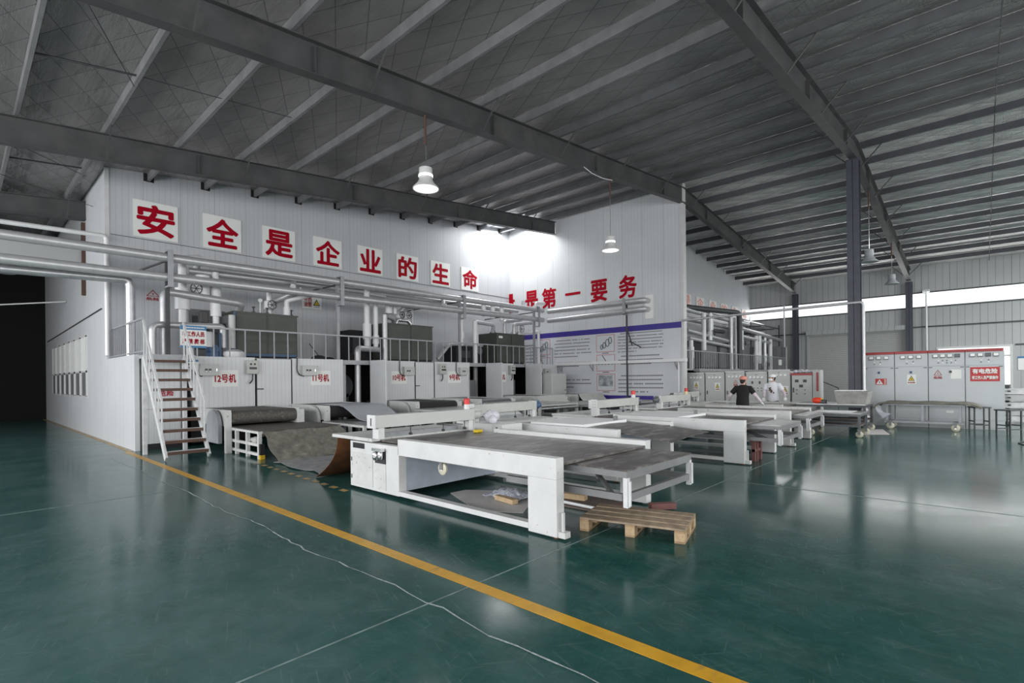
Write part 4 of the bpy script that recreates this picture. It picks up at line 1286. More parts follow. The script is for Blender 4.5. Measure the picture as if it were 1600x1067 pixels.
for x0, lab in ((14.6, 'beige canvas hanging on the conveyor end, left one of two'), (17.3, 'beige canvas hanging on the conveyor end, right one next to the banner')):
    rows = [[(x0 + 1.75 * j / 5, 12.14 - .12 * (i / 6) - .5 * (i / 6) ** 2, 1.0 - .5 * (i / 6)) for j in range(6)] for i in range(7)]
    solo('hanging_canvas', lab, 'canvas', 'beige_grey_paint', G().sheet(rows, .015), smooth=True)
for x0, lab in ((14.4, 'long beige table in front of drying machine 8'), (17.0, 'long beige table in front of drying machine 7, close to the banner')):
    rtable('roller_table', lab, 'table', x0, x0 + 2.2, 9.6, 11.9, .74, 'metal_top', 'beige_grey_paint', (.3,), 3)
solo('wall_sill', 'grey skirting beam low on the banner wall under the banner', 'beam', 'grey_paint', G().b(19.3, 19.57, 9.2, 12.5, .3, .55), bev=.01)


# ---------------------------------------------------------------- the cutting tables
def motor(par, c, ax='X', mt='motor_grey', s=1.0):
    x, y, z = c
    g = G().lathe(c, [(.05 * s, -.16 * s), (.08 * s, -.14 * s), (.085 * s, .06 * s), (.06 * s, .09 * s), (.06 * s, .14 * s)], 14, ax)
    g.b(x - .06 * s, x + .06 * s, y - .06 * s, y + .06 * s, z + .06 * s, z + .11 * s)
    return part(par, 'motor', mt, g, smooth=True)


def caster(par, c, r=.1, mt='caster_cream', w=.05):
    """wheel with fork; c = wheel centre"""
    x, y, z = c
    f = part(par, 'caster', 'galvanised', G().b(x - .04, x - .03, y - .03, y + .03, z - .01, z + r + .03).b(x + .03, x + .04, y - .03, y + .03, z - .01, z + r + .03).b(x - .05, x + .05, y - .05, y + .05, z + r + .03, z + r + .045))
    part(f, 'wheel', mt, G().lathe(c, [(r * .8, -w / 2), (r, -w / 4), (r, w / 4), (r * .8, w / 2)], 20, 'X'), smooth=True)
    part(f, 'wheel_hub', 'chrome', G().lathe(c, [(r * .3, -w / 2 - .006), (r * .3, w / 2 + .006)], 12, 'X'))
    return f


def cutter(x, ye, label, paint='white_paint', ylen=3.95, full=True, light='none', post=True, mx='grey', wid=2.0, boards=False):
    o = thing('cutting_table', label, 'table', (x, ye, 0))
    xe = x + wid
    yc = ye + 2.7          # start of the cabinet part
    yt = ye + ylen
    for k, xx in enumerate((x, xe - .13)):
        part(o, 'side_beam', paint, G().b(xx, xx + .13, ye, yc + .02, .6, .82), bev=.006)
        lg = part(o, 'leg', paint, G().b(xx, xx + .13, ye, ye + .38, .02, .6), bev=.006)
        part(lg, 'levelling_foot', 'rust' if k == 0 else 'dark_steel', G().lathe((xx + .065, ye + .05, 0), [(.035, 0), (.035, .02), (.012, .03), (.012, .1)], 10))
        part(o, 'base_rail', paint, G().b(xx, xx + .1, ye + .38, yc, .05, .11))
        part(o, 'cabinet_side', paint, G().b(xx, xx + .13, yc, yt, .04, .72), bev=.006)
        if full and k == 0:
            dr = part(o, 'cabinet_door', 'white_paint_worn', G().b(xx - .012, xx, yt - .62, yt - .06, .08, .56), bev=.004)
            part(dr, 'hinge', 'dark_steel', G().b(xx - .018, xx - .012, yt - .07, yt - .05, .16, .22).b(xx - .018, xx - .012, yt - .07, yt - .05, .42, .48))
            part(o, 'cabinet_door', 'white_paint_worn', G().b(xx - .01, xx, yc + .3, yc + .56, .08, .44), bev=.004)
            part(o, 'vent_opening', 'dark_void', G().b(xx - .004, xx + .002, yt - .4, yt - .08, .62, .7), 'dark slot below the shelf')
            ab = part(o, 'air_unit', 'chrome', G().lathe((xx - .05, yc + .48, .5), [(.03, 0), (.045, .02), (.045, .1), (.03, .12)], 12).lathe((xx - .05, yc + .36, .52), [(.03, 0), (.04, .02), (.04, .09), (.03, .11)], 12).b(xx - .08, xx - .02, yc + .3, yc + .54, .63, .67), 'chrome air filter unit with gauges', smooth=True)
            part(ab, 'back_plate', 'black_plastic', G().b(xx - .012, xx, yc + .3, yc + .56, .45, .64))
    # inner cross panel, shelf, bed
    part(o, 'cross_panel', 'blue_grey', G().b(x + .13, xe - .13, yc, yc + .02, .1, .7))
    part(o, 'end_panel', paint, G().b(x + .13, xe - .13, yt - .03, yt, .04, .7))
    part(o, 'shelf', 'white_paint_worn', G().b(x - .02, xe + .02, yt - .62, yt + .52, .74, .79), bev=.005)
    part(o, 'bed', 'sheet_brown', G().b(x + .12, xe - .12, ye + .01, yt - .62, .735, .76))
    part(o, 'bed_rail', 'grey_paint', G().b(x + .13, xe - .13, ye + .6, ye + .66, .66, .735).b(x + .13, xe - .13, ye + 1.9, ye + 1.96, .66, .735))
    # gantry
    yg = ye + 3.16
    b = part(o, 'gantry_beam', 'beige_grey_paint' if not full else 'cabinet_grey', G().b(x - .06, xe - .15, yg, yg + .2, .95, 1.13), bev=.004)
    part(b, 'end_cap', 'white_paint', G().b(x - .07, x - .055, yg - .004, yg + .204, .945, 1.135))
    part(b, 'slot', 'black_plastic', G().b(x - .075, x - .069, yg + .09, yg + .11, .98, 1.09))
    for xx in (x + .0, xe - .25):
        part(o, 'gantry_post', 'white_paint', G().b(xx, xx + .1, yg + .02, yg + .17, .79, .95))
    if post:
        pp = part(o, 'gantry_plate', 'white_paint', G().b(x - .085, x - .07, yg - .03, yg + .13, .78, 1.15))
        g = G()
        for k in range(6):
            g.lathe((x - .09, yg + .02 + .06 * (k % 2), .98 + .06 * (k // 2)), [(.008, 0), (.008, .004)], 8, 'X')
        part(pp, 'bolt_holes', 'black_plastic', g)
    for q in (.3, .62, .85):
        cl = part(o, 'hold_down', 'dark_steel', G().t([(x + wid * q, yg + .08, .95), (x + wid * q, yg + .08, .84)], .008, 6).lathe((x + wid * q, yg + .08, .8), [(.025, 0), (.03, .02), (.02, .04)], 10))
    part(o, 'cutter_bar', 'grey_paint', G().b(x + .14, xe - .3, yg + .24, yg + .3, .79, .85))
    motor(o, (xe - .02, yg + .12, 1.03), 'X', 'motor_blue' if mx == 'blue' else ('beige_grey_paint' if mx == 'beige' else 'motor_grey'))
    part(o, 'motor_bracket', 'beige_grey_paint', G().b(xe - .15, xe - .13, yg, yg + .22, .79, 1.14))
    if light != 'none':
        base_c, top_c = light
        wl = part(o, 'warning_light', top_c, G().lathe((xe - .22, yg + .1, 1.21), [(.05, 0), (.05, .09), (.04, .1)], 16), 'small warning light on the gantry', smooth=True)
        part(wl, 'light_base', base_c, G().lathe((xe - .22, yg + .1, 1.13), [(.052, 0), (.052, .08)], 16))
    caster(o, (x + .32, ye + 2.15, .44), .085)
    part(o, 'stop_bracket', 'white_paint_worn', G().b(x + .02, x + .11, ye - .09, ye, .02, .08).b(x + .045, x + .075, ye - .05, ye - .03, .08, .27))
    if not full and mx == 'grey' and x > 12:
        motor(o, (x - .02, yg + .12, 1.02), 'X')
    return o


c1 = cutter(4.09, 3.16, 'nearest white cutting table, with a brown worn bed and a grey gantry beam', light=('white_paint', 'red_lamp'), post=False, mx='beige')
c2 = cutter(6.95, 4.18, 'second white cutting table, its brown sheet drooping over the end', ylen=3.2, full=False, mx='blue')
c3 = cutter(9.82, 3.22, 'third white cutting table, with a thin white board on its bed', full=False, light=('white_paint', 'red_lamp'))
c4 = cutter(13.05, 3.26, 'fourth cutting table from the left, grey, with a yellowish warning light', 'white_paint_worn', full=False, light=('bright_wood', 'red_lamp'), post=False)
c5 = cutter(16.0, 4.2, 'fifth and farthest cutting table, the workers stand beside it', 'beige_grey_paint', ylen=3.3, full=False, post=False)


def extension(x0, x1, ye, label, top='metal_top', white=True):
    """open welded roll-out table pushed under the cutting table's end"""
    o = thing('extension_table', label, 'table', (x0, ye, 0), 'roll-out tables')
    p = 'rail_white' if white else 'grey_paint'
    y1 = ye + 1.6
    part(o, 'table_top', top, G().b(x0, x1, ye, y1, .712, .73))
    part(o, 'top_frame', 'galvanised', G().b(x0, x0 + .05, ye, y1, .65, .712).b(x1 - .05, x1, ye, y1, .65, .712).b(x0 + .05, x1 - .05, ye, ye + .05, .63, .712))
    for x in (x0, x1 - .06):
        pst = part(o, 'corner_post', 'rail_white', G().b(x, x + .05, ye - .008, ye + .04, .36, .65))
        part(pst, 'rub_strip', 'rail_white', G().t([(x + .02, ye - .022, .38), (x + .02, ye - .022, .62)], .016, 8))
    part(o, 'end_rail', 'galvanised', G().b(x0 + .06, x1 - .06, ye, ye + .05, .42, .49))
    for x in (x0, x1 - .05):
        part(o, 'side_rail', 'galvanised', G().b(x, x + .05, ye + .05, y1, .42, .49))
    part(o, 'diagonal_brace', 'galvanised', G().bar((x0 + .08, ye + .2, .45), (x1 - .1, y1 - .1, .62), .04, .04))
    return o


extension(4.4, 5.9, 2.54, 'roll-out steel table at the open end of the nearest cutting table', 'sheet_brown')
extension(10.15, 11.6, 2.7, 'roll-out steel table with a shiny top at the end of the third cutting table')
extension(13.3, 14.8, 2.95, 'roll-out steel table at the end of the fourth cutting table')
o = extension(16.3, 17.8, 3.62, 'roll-out steel table at the end of the farthest cutting table')
# drooping sheet on the second table
rows = []
for i in range(12):
    w = i / 11
    y = 6.1 - 2.75 * w
    rows.append([(7.12 + 1.75 * j / 6 + (.08 * w * w if j else 0), y + .18 * (j / 6) * w, .785 + .02 * math.sin(j * .6) - .115 * max(0, (w - .45) / .55) ** 1.6) for j in range(7)])
solo('drooping_sheet', 'large dark brown sheet drooping off the end of the second cutting table', 'sheet', 'sheet_brown', G().sheet(rows, .012), smooth=True)
solo('foam_board', 'white foam board lying on the second cutting table', 'board', 'board_white', G().b(7.15, 8.6, 4.95, 6.1, .795, .845), bev=.004)
solo('foam_board', 'white foam board lying on the third cutting table', 'board', 'board_white', G().b(10.0, 11.5, 4.6, 6.1, .765, .815), bev=.004)
solo('stop_block', 'small dark block standing on the white board of the second cutting table', 'block', 'tank_grey', G().b(8.25, 8.31, 4.97, 5.03, .847, .93))
solo('stop_block', 'small dark block standing on the white board of the third cutting table', 'block', 'tank_grey', G().b(11.1, 11.16, 4.65, 4.71, .817, .90))
solo('sponge', 'small yellow sponge lying on the far edge of the nearest cutting table', 'sponge', 'sign_yellow', G().b(5.72, 5.86, 6.02, 6.12, .762, .81), bev=.015)
o = thing('control_box', 'white control box with a beige socket panel between the first two cutting tables', 'box', (6.3, 6.1, 0))
part(o, 'body', 'white_paint', G().b(6.25, 6.75, 5.95, 6.75, .0, .86), bev=.01)
part(o, 'socket_panel', 'beige_grey_paint', G().b(6.24, 6.25, 5.97, 6.2, .72, .85))
part(o, 'socket', 'black_plastic', G().b(6.235, 6.24, 6.06, 6.1, .77, .81))
solo('crumpled_bag', 'crumpled white plastic bag on the control box between the first two tables', 'bag', 'plastic_bag', G().ball((6.55, 6.5, .97), .13, 14, 9, (1.2, 1, .9)).ball((6.42, 6.35, .92), .08, 10, 6), smooth=True)
solo('thin_pole', 'thin upright metal rod standing between the first two cutting tables', 'rod', 'galvanised', G().t([(6.42, 7.0, 0), (6.5, 7.05, 1.72)], .02, 8))
# things under and beside the nearest table
solo('cardboard_sheet', 'grey cardboard sheet lying on the floor under the nearest cutting table', 'cardboard', 'cardboard', G().prism([(4.80, 5.62), (5.08, 5.6), (5.36, 5.18), (5.42, 4.6), (5.0, 4.3), (4.65, 4.1), (4.5, 4.35), (4.42, 4.75)], 'Z', .002, .008))
random.seed(5)
rows = [[(4.9 + .42 * i / 11 + random.uniform(-.015, .015), 4.45 + .6 * j / 15 + random.uniform(-.015, .015), .03 + .09 * math.sin(math.pi * i / 11) * math.sin(math.pi * j / 15) + random.uniform(0, .035)) for j in range(16)] for i in range(12)]
g = G().sheet(rows, .01)
solo('bubble_wrap', 'crumpled heap of bluish bubble wrap on the grey cardboard', 'wrap', 'bubble_wrap', g, smooth=True)
solo('wood_offcut', 'short wooden block lying under the bubble wrap', 'block', 'wood_end', G().bar((4.92, 4.8, .05), (4.86, 4.42, .05), .09, .06))
solo('wood_offcut', 'wooden block on the floor behind the near leg of the nearest table', 'block', 'wood_end', G().bar((5.55, 4.25, .05), (5.62, 3.85, .05), .1, .08))
solo('brown_board', 'flat brown board on the floor behind the pallet', 'board', 'brown_board', G().prism([(5.2, 4.4), (5.9, 4.5), (5.85, 3.35), (5.25, 3.35)], 'Z', .002, .02))
solo('white_tube', 'thin white tube lying on the brown board behind the pallet', 'tube', 'pipe_white', G().t([(5.3, 4.5, .045), (5.26, 3.4, .045)], .02, 8))
for k, (x, y) in enumerate(((5.3, 3.4), (5.75, 3.0))):
    solo('red_wood', ['dull red wooden piece at the left corner behind the pallet', 'dull red wooden piece under the roll-out table by the pallet'][k], 'wood', 'red_wood', G().bar((x, y, .05), (x + .25, y - .2, .05), .1, .07))
# pallet
pal = thing('wooden_pallet', 'wooden pallet lying on the green floor at the end of the nearest table', 'pallet', (4.98, 2.74, 0), None, R(14.5), True)
L2, W2 = .54, .34
for i in range(4):
    xa = -W2 + i * (2 * W2 - .14) / 3
    part(pal, 'deck_board', 'wood_grey', G().b(xa, xa + .14, -L2, L2, .122, .144), bev=.003)
for y in (-L2, -.05, L2 - .1):
    part(pal, 'cross_board', 'wood', G().b(-W2, W2, y, y + .1, .1, .122))
    for x in (-W2, -.06, W2 - .12):
        part(pal, 'block', 'wood_end', G().b(x, x + .12, y, y + .1, .022, .1))
    part(pal, 'skid', 'wood', G().b(-W2, W2, y, y + .1, 0, .022))
# red trestle beside the third table
o = thing('red_trestle', 'dull red wooden trestle standing under the roll-out table of the third cutting table', 'trestle', (10.6, 3.3, 0))
for x in (10.36, 10.5, 10.72):
    part(o, 'leg', 'red_wood', G().b(x, x + .06, 3.2, 3.27, 0, .38))
part(o, 'top_rail', 'red_wood', G().b(10.3, 10.85, 3.18, 3.29, .38, .44))
part(o, 'mid_rail', 'red_wood', G().b(10.36, 10.78, 3.21, 3.26, .18, .23))
# ---------------------------------------------------------------- control cabinets on the ridge line
CX = 20.45


def meters(par, ys, z, r=.045, square=False, dark=()):
    for k, y in enumerate(ys):
        if square:
            m_ = part(par, 'meter', 'black_plastic', G().b(CX - .03, CX, y - .06, y + .06, z - .055, z + .055))
            part(m_, 'meter_face', 'motor_grey' if k in dark else 'meter_face', G().b(CX - .034, CX - .03, y - .052, y + .052, z - .035, z + .048))
        else:
            m_ = part(par, 'meter', 'meter_face', G().b(CX - .03, CX, y - .045, y + .045, z - .045, z + .045), bev=.01)
            part(m_, 'meter_scale', 'sign_black', G().b(CX - .033, CX - .03, y - .045, y + .0, z - .042, z - .03))


def cabinet(y1, y0, zt, label, grp='grey control cabinets beside the banner wall'):
    o = thing('control_cabinet', label, 'cabinet', (CX, (y0 + y1) / 2, 0), grp)
    part(o, 'body', 'cabinet_grey', G().b(CX + .02, CX + .5, y0, y1, 0, zt), bev=.006)
    part(o, 'door', 'cabinet_grey', G().b(CX, CX + .02, y0 + .015, y1 - .015, .1, zt - .07), bev=.004)
    part(o, 'top_cap', 'white_paint', G().b(CX - .02, CX + .52, y0 - .0, y1 + .0, zt - .05, zt))
    return o


rows_ = [(8.93, 8.23, 1.82, 'first grey control cabinet, next to the banner wall end'), (8.19, 7.44, 1.82, 'second grey control cabinet, warning sign low on its door'), (7.4, 6.68, 1.85, 'third grey control cabinet, with a bare red triangle, behind the person in black'),
         (6.63, 5.88, 1.81, 'fourth grey control cabinet, with switches and knobs, between the two persons'), (5.84, 5.1, 1.88, 'fifth grey control cabinet, behind the person in the white shirt')]
for i, (y1, y0, zt, lab) in enumerate(rows_):
    o = cabinet(y1, y0, zt, lab)
    yc = (y0 + y1) / 2
    meters(o, [yc + .21 - .14 * k for k in range(4)], zt - .21)
    part(o, 'door_handle', 'black_plastic', G().b(CX - .025, CX, y1 - .1, y1 - .07, .95, 1.09))
    part(o, 'badge', 'motor_grey', G().b(CX - .004, CX, yc - .03, yc + .03, zt - .12, zt - .1))
    if i == 0:
        warning_sign(o, (CX - .001, 8.66, 1.15), .21, .31, NX)
    elif i == 1:
        warning_sign(o, (CX - .001, 7.81, 1.1), .21, .31, NX)
    elif i == 2:
        warning_sign(o, (CX - .001, 7.09, 1.28), .17, .25, NX, 'bare')
    elif i == 4:
        warning_sign(o, (CX - .001, 5.39, .96), .24, .32, NX)
    if i == 3:
        for k in range(2):
            part(o, 'switch', 'black_plastic', G().b(CX - .03, CX, yc + .13 - .26 * k - .025, yc + .13 - .26 * k + .025, 1.36, 1.46))
        for k in range(8):
            part(o, 'knob', 'motor_grey', G().lathe((CX - .03, yc + .2 - .13 * (k % 4), 1.2 - .1 * (k // 4)), [(.018, 0), (.018, .03)], 10, 'X'))
o = cabinet(5.05, 4.4, 1.74, 'control cabinet with a red top strip, papers and cloth heaped on it', None)
part(o, 'red_strip', 'red_strip', G().b(CX - .025, CX, 4.38, 5.08, 1.66, 1.74), 'red strip along the top')
part(o, 'side_strip', 'red_strip', G().b(CX - .02, CX + .0, 4.2, 4.26, 1.1, 1.76), 'red vertical strip')
for y, z in ((4.88, 1.46), (4.62, 1.46), (4.74, 1.28)):
    part(o, 'display', 'black_plastic', G().b(CX - .02, CX, y - .055, y + .055, z - .05, z + .05))
for y in (4.88, 4.62):
    for z in (1.14, 1.0):
        part(o, 'knob', 'motor_grey', G().lathe((CX - .03, y, z), [(.02, 0), (.02, .03)], 10, 'X'))
part(o, 'door_handle', 'black_plastic', G().b(CX - .025, CX, 4.97, 5.0, 1.05, 1.22))
part(o, 'side_panel', 'cabinet_grey', G().b(CX + .02, CX + .5, 4.15, 4.38, 0, 1.84))
random.seed(9)
g = G()
for k in range(9):
    g.ball((CX + .1 + random.random() * .2, 4.3 + k * .08, 1.8), .06 + random.random() * .04, 8, 5, (1.2, 1.2, .6 + random.random() * .5))
solo('cloth_pile', 'heap of cloth and papers on top of the cabinet with the red strip', 'cloth', 'plastic_bag', g, smooth=True)
# the big switchboard, four bays with a red cornice
sb = [(2.87, 2.06), (2.05, 1.22), (1.21, .36), (.35, -.48)]
labs = ['leftmost bay of the big grey switchboard, with a red ground electric warning sign', 'second bay of the big switchboard, with a white electric warning sign', 'third bay of the big switchboard, with a red triangle and a paper sleeve', 'rightmost bay of the big switchboard, with the large red sign 有电危险']
for i, (y1, y0) in enumerate(sb):
    o = thing('switchboard_bay', labs[i], 'switchboard', (CX, (y0 + y1) / 2, 0), 'bays of the big switchboard')
    yc = (y0 + y1) / 2
    part(o, 'body', 'board_grey', G().b(CX + .02, CX + .62, y0, y1, 0, 2.3), bev=.004)
    part(o, 'cornice', 'red_strip', G().b(CX - .02, CX + .62, y0, y1, 2.3, 2.38), 'red cornice')
    part(o, 'upper_door', 'board_grey', G().b(CX, CX + .02, y0 + .012, y1 - .012, 1.9, 2.29), bev=.003)
    dr = part(o, 'lower_door', 'board_grey', G().b(CX, CX + .02, y0 + .012, y1 - .012, .28, 1.87), bev=.003)
    part(dr, 'hinge', 'motor_grey', G().b(CX - .008, CX, y0 + .02, y0 + .1, 1.84, 1.865).b(CX - .008, CX, y1 - .1, y1 - .02, 1.84, 1.865))
    part(o, 'kick_plate', 'board_grey', G().b(CX + .005, CX + .02, y0 + .012, y1 - .012, .05, .26))
    if i == 0:
        meters(o, [yc + .2, yc, yc - .2], 2.19, square=True)
    elif i == 1:
        meters(o, [yc + .2, yc, yc - .2], 2.19, square=True)
    else:
        meters(o, [yc + .25, yc + .08, yc - .09, yc - .26], 2.2, square=True, dark=(3,) if i == 2 else (2,))
    for k in range(10 if i == 2 else 4):
        y, z = (yc + .18 - .1 * (k % 5), 2.06 - .07 * (k // 5)) if i == 2 else (yc + .12 - .16 * (k % 2) - .02 * i, 2.05 - .06 * (k // 2))
        part(o, 'indicator', 'meter_face' if k % 3 == 0 else 'motor_grey', G().lathe((CX - .012, y, z), [(.018, 0), (.018, .012)], 10, 'X'))
    if i < 3:
        part(o, 'lock', 'motor_blue' if i < 2 else 'black_plastic', G().b(CX - .015, CX, yc - .03 - (.1 if i == 2 else 0), yc + .03 - (.1 if i == 2 else 0), 1.68, 1.75))
    if i == 0:
        warning_sign(o, (CX - .001, 2.56, 1.32), .3, .2, NX, 'red')
    elif i == 1:
        warning_sign(o, (CX - .001, 1.74, 1.34), .23, .3, NX)
    elif i == 2:
        warning_sign(o, (CX - .001, 1.08, 1.5), .2, .28, NX, 'bare')
        part(o, 'paper_sleeve', 'sign_white', G().b(CX - .006, CX, .44, .68, 1.5, 1.78))
    else:
        s_ = part(o, 'danger_sign', 'sign_red_ground', plate((CX - .001, .24, 1.42), .64, .42, NX, .004), 'red sign with white characters')
        part(s_, 'lettering', 'sign_white', glyphs('有电危险', .54, .14, (CX - .006, .19, 1.65), NX, .04))
        part(s_, 'lower_lettering', 'sign_white', glyphs('非工作人员严禁操作', .56, .1, (CX - .006, .2, 1.48), NX, .04))
part(o, 'end_panel', 'board_grey', G().b(CX + .02, CX + .62, -.5, -.482, 0, 2.3))
solo('outlet', 'white double outlet low on the switchboard', 'outlet', 'sign_white', G().b(CX - .01, CX - .001, .62, .8, .46, .53))

# ---------------------------------------------------------------- second machine group behind the cabinets
o = thing('rear_platform', 'grey platform of the second machine group, behind the control cabinets', 'platform', (21, 8.8, 0))
part(o, 'deck', 'grey_paint', G().b(20.0, 35.4, 8.98, 11.45, 1.93, 2.0))
part(o, 'edge_beam', 'rail_grey', G().b(21.2, 35.4, 8.72, 8.98, 1.88, 2.0))
for x in (21.4, 25, 29, 33, 35.2):
    part(o, 'post', 'rail_grey', G().b(x, x + .1, 8.8, 8.9, 0, 1.93))
    part(o, 'post', 'rail_grey', G().b(x, x + .1, 11.2, 11.3, 0, 1.93))
part(o, 'front_skirt', 'machine_panel', G().b(21.5, 35.0, 8.95, 9.0, .05, 1.93))
railing('rear_railing', 'grey railing with close bars on the platform behind the control cabinets', (20.3, 9.0, 2.0), (34.2, 8.76, 2.0), 56, .76, 'rail_grey', .03)
solo('railing_notice', 'white notice hanging on the right part of the rear railing', 'notice', 'sign_white', G().b(32.7, 33.3, 8.735, 8.75, 2.3, 2.62))
for a in ((24.1, 26.0, 3.4, 'grey heater tank on the rear platform, leftmost one, above the first cabinets'), (26.5, 27.6, 3.27, 'narrow grey hopper on the rear platform next to the leftmost tank'), (29.0, 31.0, 3.52, 'middle grey heater tank on the rear platform'), (32.4, 34.0, 3.4, 'right grey heater tank on the rear platform')):
    t_ = tank(a[0], a[1], 9.8, 11.0, a[2], a[3], 'tank_grey', 2.0, False)
    for k in range(3):
        part(t_, 'lug', 'galvanised', G().b(a[0] + .2 + k * .25, a[0] + .3 + k * .25, 9.77, 9.79, 2.25, 2.35))
o = thing('dark_housing', 'dark box housing at the right end of the rear platform', 'housing', (34.3, 9.2, 2))
part(o, 'casing', 'tank_grey', G().b(34.3, 36.0, 9.2, 10.6, 0, 3.5), bev=.02)
part(o, 'edge_trim', 'white_paint', G().b(36.0, 36.12, 9.15, 9.25, 0, 3.52))
part(o, 'seam', 'dark_void', G().b(35.1, 35.13, 9.19, 9.2, .1, 3.45))
for k, (x, z0, z1, r, mt) in enumerate(((20.6, 2.0, 4.5, .1, 'pipe_white'), (21.6, 2.0, 3.9, .12, 'pipe_clad_dull'), (22.4, 2.0, 3.3, .1, 'pipe_white'), (23.85, 2.9, 4.65, .11, 'pipe_white'), (24.6, 3.4, 4.7, .12, 'pipe_cladding'), (27.4, 2.0, 4.95, .12, 'pipe_clad_dull'), (28.15, 2.0, 4.78, .15, 'pipe_white'), (28.9, 3.1, 4.3, .14, 'pipe_white'), (31.4, 2.0, 4.0, .12, 'pipe_white'), (31.9, 2.4, 4.2, .16, 'pipe_white'), (33.0, 2.0, 4.1, .13, 'pipe_clad_dull'), (34.1, 2.0, 4.05, .13, 'pipe_white'))):
    o = pipe('upright pipe on the rear platform, %s from the banner wall end' % ordinal(k), [(x, 9.6, z0), (x, 9.6, z1)], r, mt, grp='upright pipes on the rear platform', name='riser_pipe', sleeves=[(x, 9.6, z0 + .5, z0 + 1.0, r * 1.35)] if k % 2 == 0 else ())
    if k % 3 == 1:
        wheel_valve(o, (x, 9.6, z0 + .35), .12, r * 1.1, .2)
for k, (p0, p1, r, mt) in enumerate((((20.2, 9.75, 4.72), (30.6, 9.75, 4.6), .12, 'pipe_cladding'), ((20.2, 10.1, 4.4), (34.5, 10.1, 4.3), .12, 'pipe_cladding'), ((22.2, 9.7, 3.75), (27.2, 9.7, 3.5), .09, 'pipe_cladding'), ((28.6, 9.5, 4.25), (36.0, 9.5, 3.95), .11, 'pipe_cladding'), ((28.6, 9.6, 3.85), (34.2, 9.6, 3.7), .1, 'pipe_cladding'), ((31.5, 10.5, 4.9), (35.6, 10.5, 4.85), .22, 'pipe_cladding'), ((31.2, 10.7, 4.5), (35.4, 10.7, 4.45), .2, 'pipe_cladding'), ((22.3, 9.65, 3.4), (28.0, 9.65, 3.2), .08, 'pipe_cladding'))):
    pipe('long silver pipe above the rear platform, %s one' % ['uppermost front', 'upper rear', 'lower left', 'right sloping', 'lower right', 'thick upper right', 'thick lower right', 'lowest left'][k], [p0, p1], r, mt, grp='long pipes above the rear platform', name='long_pipe')
pipe('dark pipe loop bending down in the middle of the rear platform', [(21.0, 9.9, 4.75), (27.5, 9.2, 4.95), (27.5, 9.2, 2.05)], .13, 'dark_steel', .3, grp=None, name='dark_loop_pipe')
pipe('small dark arched pipe over the leftmost rear tank', [(24.9, 9.95, 3.42), (24.9, 9.95, 3.95), (27.3, 9.95, 4.0)], .1, 'dark_steel', .25, grp=None, name='dark_arch_pipe')
o = thing('pipe_rack', 'thin black steel rack carrying the pipes at the right end of the rear platform', 'rack', (36, 9.6, 2))
g = G()
part(o, 'post', 'dark_steel', G().b(36.1, 36.16, 9.6, 9.66, 0, 4.95))
part(o, 'post', 'dark_steel', G().b(30.6, 30.68, 9.6, 9.66, 2.0, 4.7))
part(o, 'crossbar', 'dark_steel', G().b(30.6, 36.1, 9.61, 9.65, 4.68, 4.74))
part(o, 'crossbar', 'dark_steel', G().b(30.6, 36.1, 9.61, 9.65, 4.1, 4.16))
for z in (4.62, 4.2):
    for x in (32.5, 35.2):
        part(o, 'arm', 'dark_steel', G().b(x, x + .06, 9.65, 10.95, z, z + .05))
solo('wall_conduit', 'white conduit standing by the left column on the far wall', 'pipe', 'pipe_white', G().t([(36.3, 9.35, .0), (36.3, 9.35, 6.2)], .05, 8), smooth=True)
solo('wall_conduit', 'white conduit standing by the right column on the far wall, with a wide head', 'pipe', 'pipe_white', G().t([(36.3, 2.2, 0), (36.3, 2.2, 6.2)], .05, 8).b(36.15, 36.45, 2.05, 2.35, 6.2, 6.32), smooth=True)
o = thing('side_ladder', 'thin grey handrail descending from the rear platform in front of the shutter', 'handrail', (30, 6.5, 0))
part(o, 'handrail', 'dark_steel', G().t([(33.5, 7.6, 1.75), (33.5, 5.9, .95)], .025, 6))
for y, z in ((7.6, 1.75), (6.7, 1.33), (5.9, .95)):
    part(o, 'post', 'dark_steel', G().t([(33.5, y, 0), (33.5, y, z)], .02, 6))
o = thing('wall_notice', 'white notice with a blue top on the far wall right of the bright doorway', 'notice', (36.48, -1.6, 1.83))
part(o, 'sheet', 'sign_white', G().b(36.46, 36.495, -2.1, -1.38, 1.83, 2.42))
part(o, 'header', 'sign_blue', G().b(36.455, 36.495, -2.1, -1.38, 2.42, 2.52))

# ---------------------------------------------------------------- trolleys, stack, stools on the right
def wheels(o, pts, r=.085):
    for (x, y) in pts:
        caster(o, (x, y, r), r)


def trolley(label, x0, x1, y0, y1, zt, top, frame='motor_grey', rail_z=(.3,)):
    o = thing('trolley', label, 'trolley', (x0, y0, 0))
    part(o, 'trolley_top', top, G().b(x0, x1, y0, y1, zt - .025, zt))
    part(o, 'top_frame', frame, G().b(x0, x0 + .05, y0, y1, zt - .09, zt - .025).b(x1 - .05, x1, y0, y1, zt - .09, zt - .025).b(x0 + .05, x1 - .05, y0, y0 + .05, zt - .09, zt - .025).b(x0 + .05, x1 - .05, y1 - .05, y1, zt - .09, zt - .025))
    for x in (x0, x1 - .06):
        for y in (y0, y1 - .06):
            part(o, 'post', frame, G().b(x, x + .06, y, y + .06, .2, zt - .09))
            caster(o, (x + .03, y + .03, .085), .085)
    for z in rail_z:
        for x in (x0 + .005, x1 - .055):
            part(o, 'side_rail', frame, G().b(x, x + .05, y0 + .06, y1 - .06, z, z + .06))
        part(o, 'lower_shelf', 'brown_board', G().b(x0 + .05, x1 - .05, y0 + .06, y1 - .06, z, z + .02))
    return o


